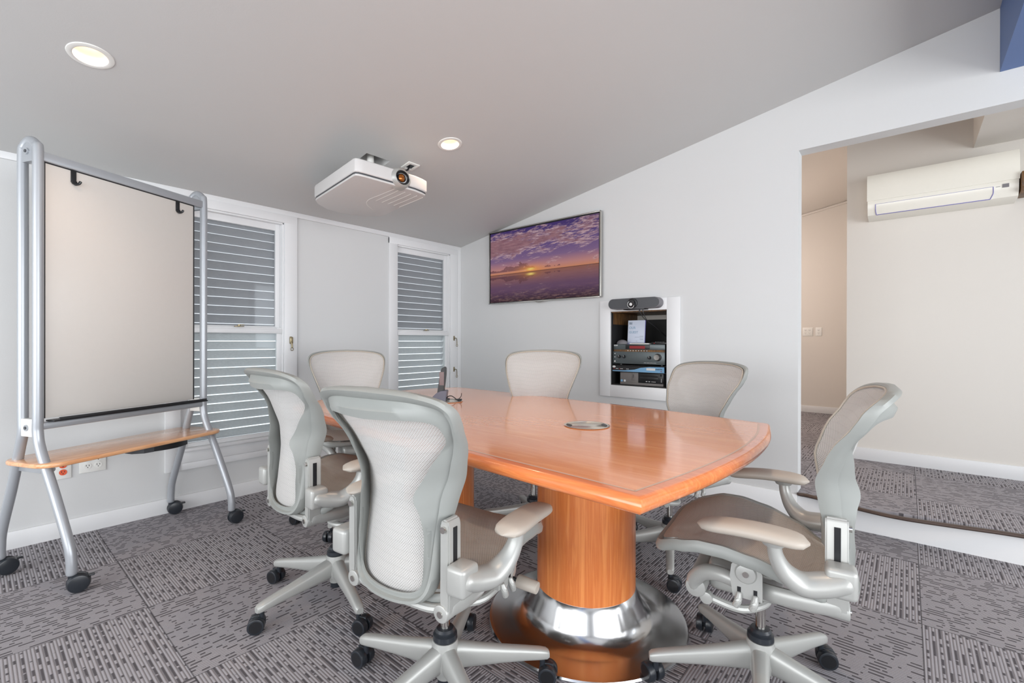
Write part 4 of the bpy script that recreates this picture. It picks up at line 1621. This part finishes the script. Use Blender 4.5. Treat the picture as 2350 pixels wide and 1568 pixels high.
def make_chair(label):
    c = thing('office_chair', label, 'chair', group='office chairs around the table')
    make_backrest(c, None)
    make_seat(c)
    for s in (-1, 1):
        # upright link with bolts and slot
        b = newbm()
        lx, ly = s*0.176, -0.186
        XZ([(lx-0.014, 0.410), (lx+0.014, 0.410), (lx+0.016, 0.45), (lx+0.015, 0.636), (lx+0.008, 0.648), (lx-0.008, 0.648), (lx-0.015, 0.636), (lx-0.016, 0.45)], ly-0.024, ly+0.026, b)
        bmesh.ops.bevel(b, geom=list(b.edges), offset=0.004, segments=2, affect='EDGES')
        cyl(b, (lx-s*0.010, ly-0.028, 0.410), (lx-s*0.010, ly+0.020, 0.410), 0.023, n=24, bev=0.004)
        box(b, lx+s*0.0135, lx+s*0.0175, ly-0.007, ly+0.007, 0.52, 0.628, mi=1)
        up_ = obj('upright', b, [M['silver'], M['black']], c)
        for zz, xx in ((0.625, lx), (0.410, lx-s*0.010)):
            b = newbm()
            cyl(b, (xx, ly-0.031, zz), (xx, ly-0.023, zz), 0.0085, n=16)
            obj('bolt', b, M['chrome'], up_)
        # arm
        b = newbm()
        box(b, min(s*0.190, s*0.250), max(s*0.190, s*0.250), -0.226, -0.158, 0.470, 0.545, 0.012, 3)
        tube(b, mirror([(0.226, -0.200, 0.508), (0.236, -0.155, 0.494), (0.254, -0.110, 0.492), (0.274, -0.075, 0.520), (0.288, -0.056, 0.56), (0.293, -0.050, 0.60)], s),
             [0.034, 0.038, 0.036, 0.029, 0.023, 0.021], n=18, sm=7, squash=(0.78, 1.0), up=(1, 0, 0))
        cyl(b, (s*0.293, -0.050, 0.590), (s*0.293, -0.050, 0.603), 0.024, 0.032, n=20)
        ar_ = obj('arm', b, M['silver'], c)
        obj('arm_pad', make_pad(s), M['pad'], ar_)
        # tilt bracket
        b = newbm()
        xo = s*0.203
        XZp = [(-0.020, 0.395), (0.052, 0.395), (0.060, 0.45), (0.056, 0.482), (0.038, 0.502), (0.018, 0.506), (-0.004, 0.498), (-0.020, 0.470)]
        t_ = bmesh.new()
        prof_x(t_, XZp, xo-s*0.010, xo+s*0.010)
        merge(b, t_)
        cyl(b, (xo+s*0.008, 0.020, 0.464), (xo+s*0.016, 0.020, 0.464), 0.028, 0.025, n=28, bev=0.002)
        cyl(b, (xo+s*0.015, 0.020, 0.464), (xo+s*0.020, 0.020, 0.464), 0.008, n=14, mi=1)
        for yy in (-0.004, 0.036):
            box(b, xo+s*0.009, xo+s*0.0115, yy-0.004, yy+0.005, 0.402, 0.424, mi=2)
            tube(b, [(xo+s*0.012, yy, 0.408), (xo+s*0.018, yy+0.002, 0.390), (xo+s*0.018, yy+0.008, 0.374)], [0.007, 0.010, 0.009], n=10)
        obj('tilt_bracket', b, [M['silver'], M['chrome'], M['black']], c)
        b = newbm()
        tube(b, mirror([(0.19, 0.020, 0.415), (0.178, 0.075, 0.428), (0.155, 0.130, 0.415), (0.132, 0.165, 0.380), (0.12, 0.172, 0.352)], s), [0.018, 0.021, 0.022, 0.023, 0.022], n=14, sm=6)
        tube(b, mirror([(0.12, 0.04, 0.395), (0.165, -0.04, 0.405), (0.180, -0.12, 0.413), (0.176, -0.190, 0.418)], s), [0.018, 0.019, 0.019, 0.020], n=14, sm=6, squash=(0.8, 1.25))
        obj('yoke_arm', b, M['silver'], c)
    # mechanism
    b = newbm()
    box(b, -0.085, 0.085, -0.06, 0.14, 0.328, 0.425, 0.025, 4)
    cyl(b, (-0.14, 0.165, 0.352), (0.14, 0.165, 0.352), 0.030, n=26, bev=0.006)
    cyl(b, (-0.19, 0.02, 0.450), (0.19, 0.02, 0.450), 0.016, n=20, bev=0.004)
    tube(b, [(-0.12, 0.135, 0.325), (-0.10, 0.04, 0.306), (0, -0.02, 0.303), (0.10, 0.04, 0.306), (0.12, 0.135, 0.325)], 0.012, n=10)
    for s in (-1, 1):
        cyl(b, (s*0.112, 0.135, 0.325), (s*0.135, 0.135, 0.325), 0.018, n=20, bev=0.002)
    tube(b, [(-0.17, -0.19, 0.416), (-0.1, -0.205, 0.408), (0.1, -0.205, 0.408), (0.17, -0.19, 0.416)], 0.012, n=10)
    obj('tilt_mechanism', b, M['silver'], c)
    b = newbm()
    tube(b, [(0.09, 0.10, 0.372), (0.17, 0.11, 0.366), (0.20, 0.112, 0.362)], 0.006, n=8, mi=1)
    cyl(b, (0.195, 0.112, 0.362), (0.262, 0.118, 0.355), 0.020, 0.018, n=20, bev=0.003)
    obj('tension_knob', b, [M['pad'], M['black']], c)
    b = newbm()
    cyl(b, (0, 0, 0.11), (0, 0, 0.335), 0.0145, n=20)
    obj('gas_column', b, M['chrome'], c)
    b = newbm()
    lathe(b, [(0.014, 0.214), (0.026, 0.213), (0.031, 0.206), (0.030, 0.200), (0.037, 0.196), (0.038, 0.182), (0.034, 0.176), (0, 0.176)], 30, 0)
    obj('collar', b, M['caster'], c)
    b = newbm()
    cyl(b, (0, 0, 0.040), (0, 0, 0.07), 0.023, n=20)
    obj('column_foot', b, M['caster'], c)
    b = newbm()
    lathe(b, [(0, 0.178), (0.038, 0.178), (0.041, 0.160), (0.046, 0.110), (0.040, 0.088), (0.028, 0.085), (0.026, 0.062), (0, 0.062)], 32, 0)
    obj('hub', b, M['silver'], c)
    lg = obj('leg', make_leg(), M['silver'], c)
    cs_ = obj('caster', make_caster(), [M['caster'], M['black']], lg)
    cs_.location = (0.312, 0, 0)
    for k in range(4):
        copy_tree(lg, c)
    return c


def copy_tree(o, parent=None):
    q = o.copy()
    COL.objects.link(q)
    q.parent = parent
    for ch in list(o.children):
        copy_tree(ch, q)
    return q


def set_base(chair, phase_world, rot, swivels):
    legs = [o_ for o_ in chair.children if o_.name.split('.')[0] == 'leg']
    legs.sort(key=lambda q: q.name)
    for k in range(5):
        legs[k].rotation_euler = (0, 0, R(phase_world+72*k)-rot)
        legs[k].children[0].rotation_euler = (0, 0, R(swivels[k]-phase_world-72*k))


CH = [
    # x, y, facing rotation, base phase, lift, caster swivels, label
    (1.707, -2.327, -1.0, -158, 0.012, (200, 240, 20, 60, 90), 'office chair by the whiteboard shelf, seen from behind, left of the nearest chair'),
    (2.497, -2.400, 8.0, -164, 0.0, (190, 250, 300, 30, 120), 'nearest office chair, seen from behind in front of the table'),
    (0.989, -1.820, -112.0, 20, 0.055, (10, 80, 150, 200, 300), 'office chair at the window end of the table, between the two windows'),
    (1.950, -1.250, 204.0, -147, 0.062, (10, 80, 150, 200, 300), 'office chair on the far side of the table below the television'),
    (2.672, -1.055, 153.0, -68, 0.012, (10, 80, 150, 200, 300), 'office chair on the far side of the table in front of the equipment niche'),
    (3.240, -1.765, 97.9, -149, 0.0, (150, 220, 280, 20, 100), 'office chair at the right end of the table, seen from its side'),
]
BASE = ('leg', 'column_foot', 'hub', 'collar')
proto = None
for i, (x, y, rot, phs, lift, sw_, lab) in enumerate(CH):
    if proto is None:
        proto = make_chair(lab)
        c = proto
    else:
        c = copy_tree(proto)
        c['label'] = lab
    c.location = (x, y, 0)
    c.rotation_euler = (0, 0, R(rot))
    set_base(c, phs, R(rot), sw_)
    for ch in c.children:
        if ch.name.split('.')[0] not in BASE:
            ch.location.z = lift
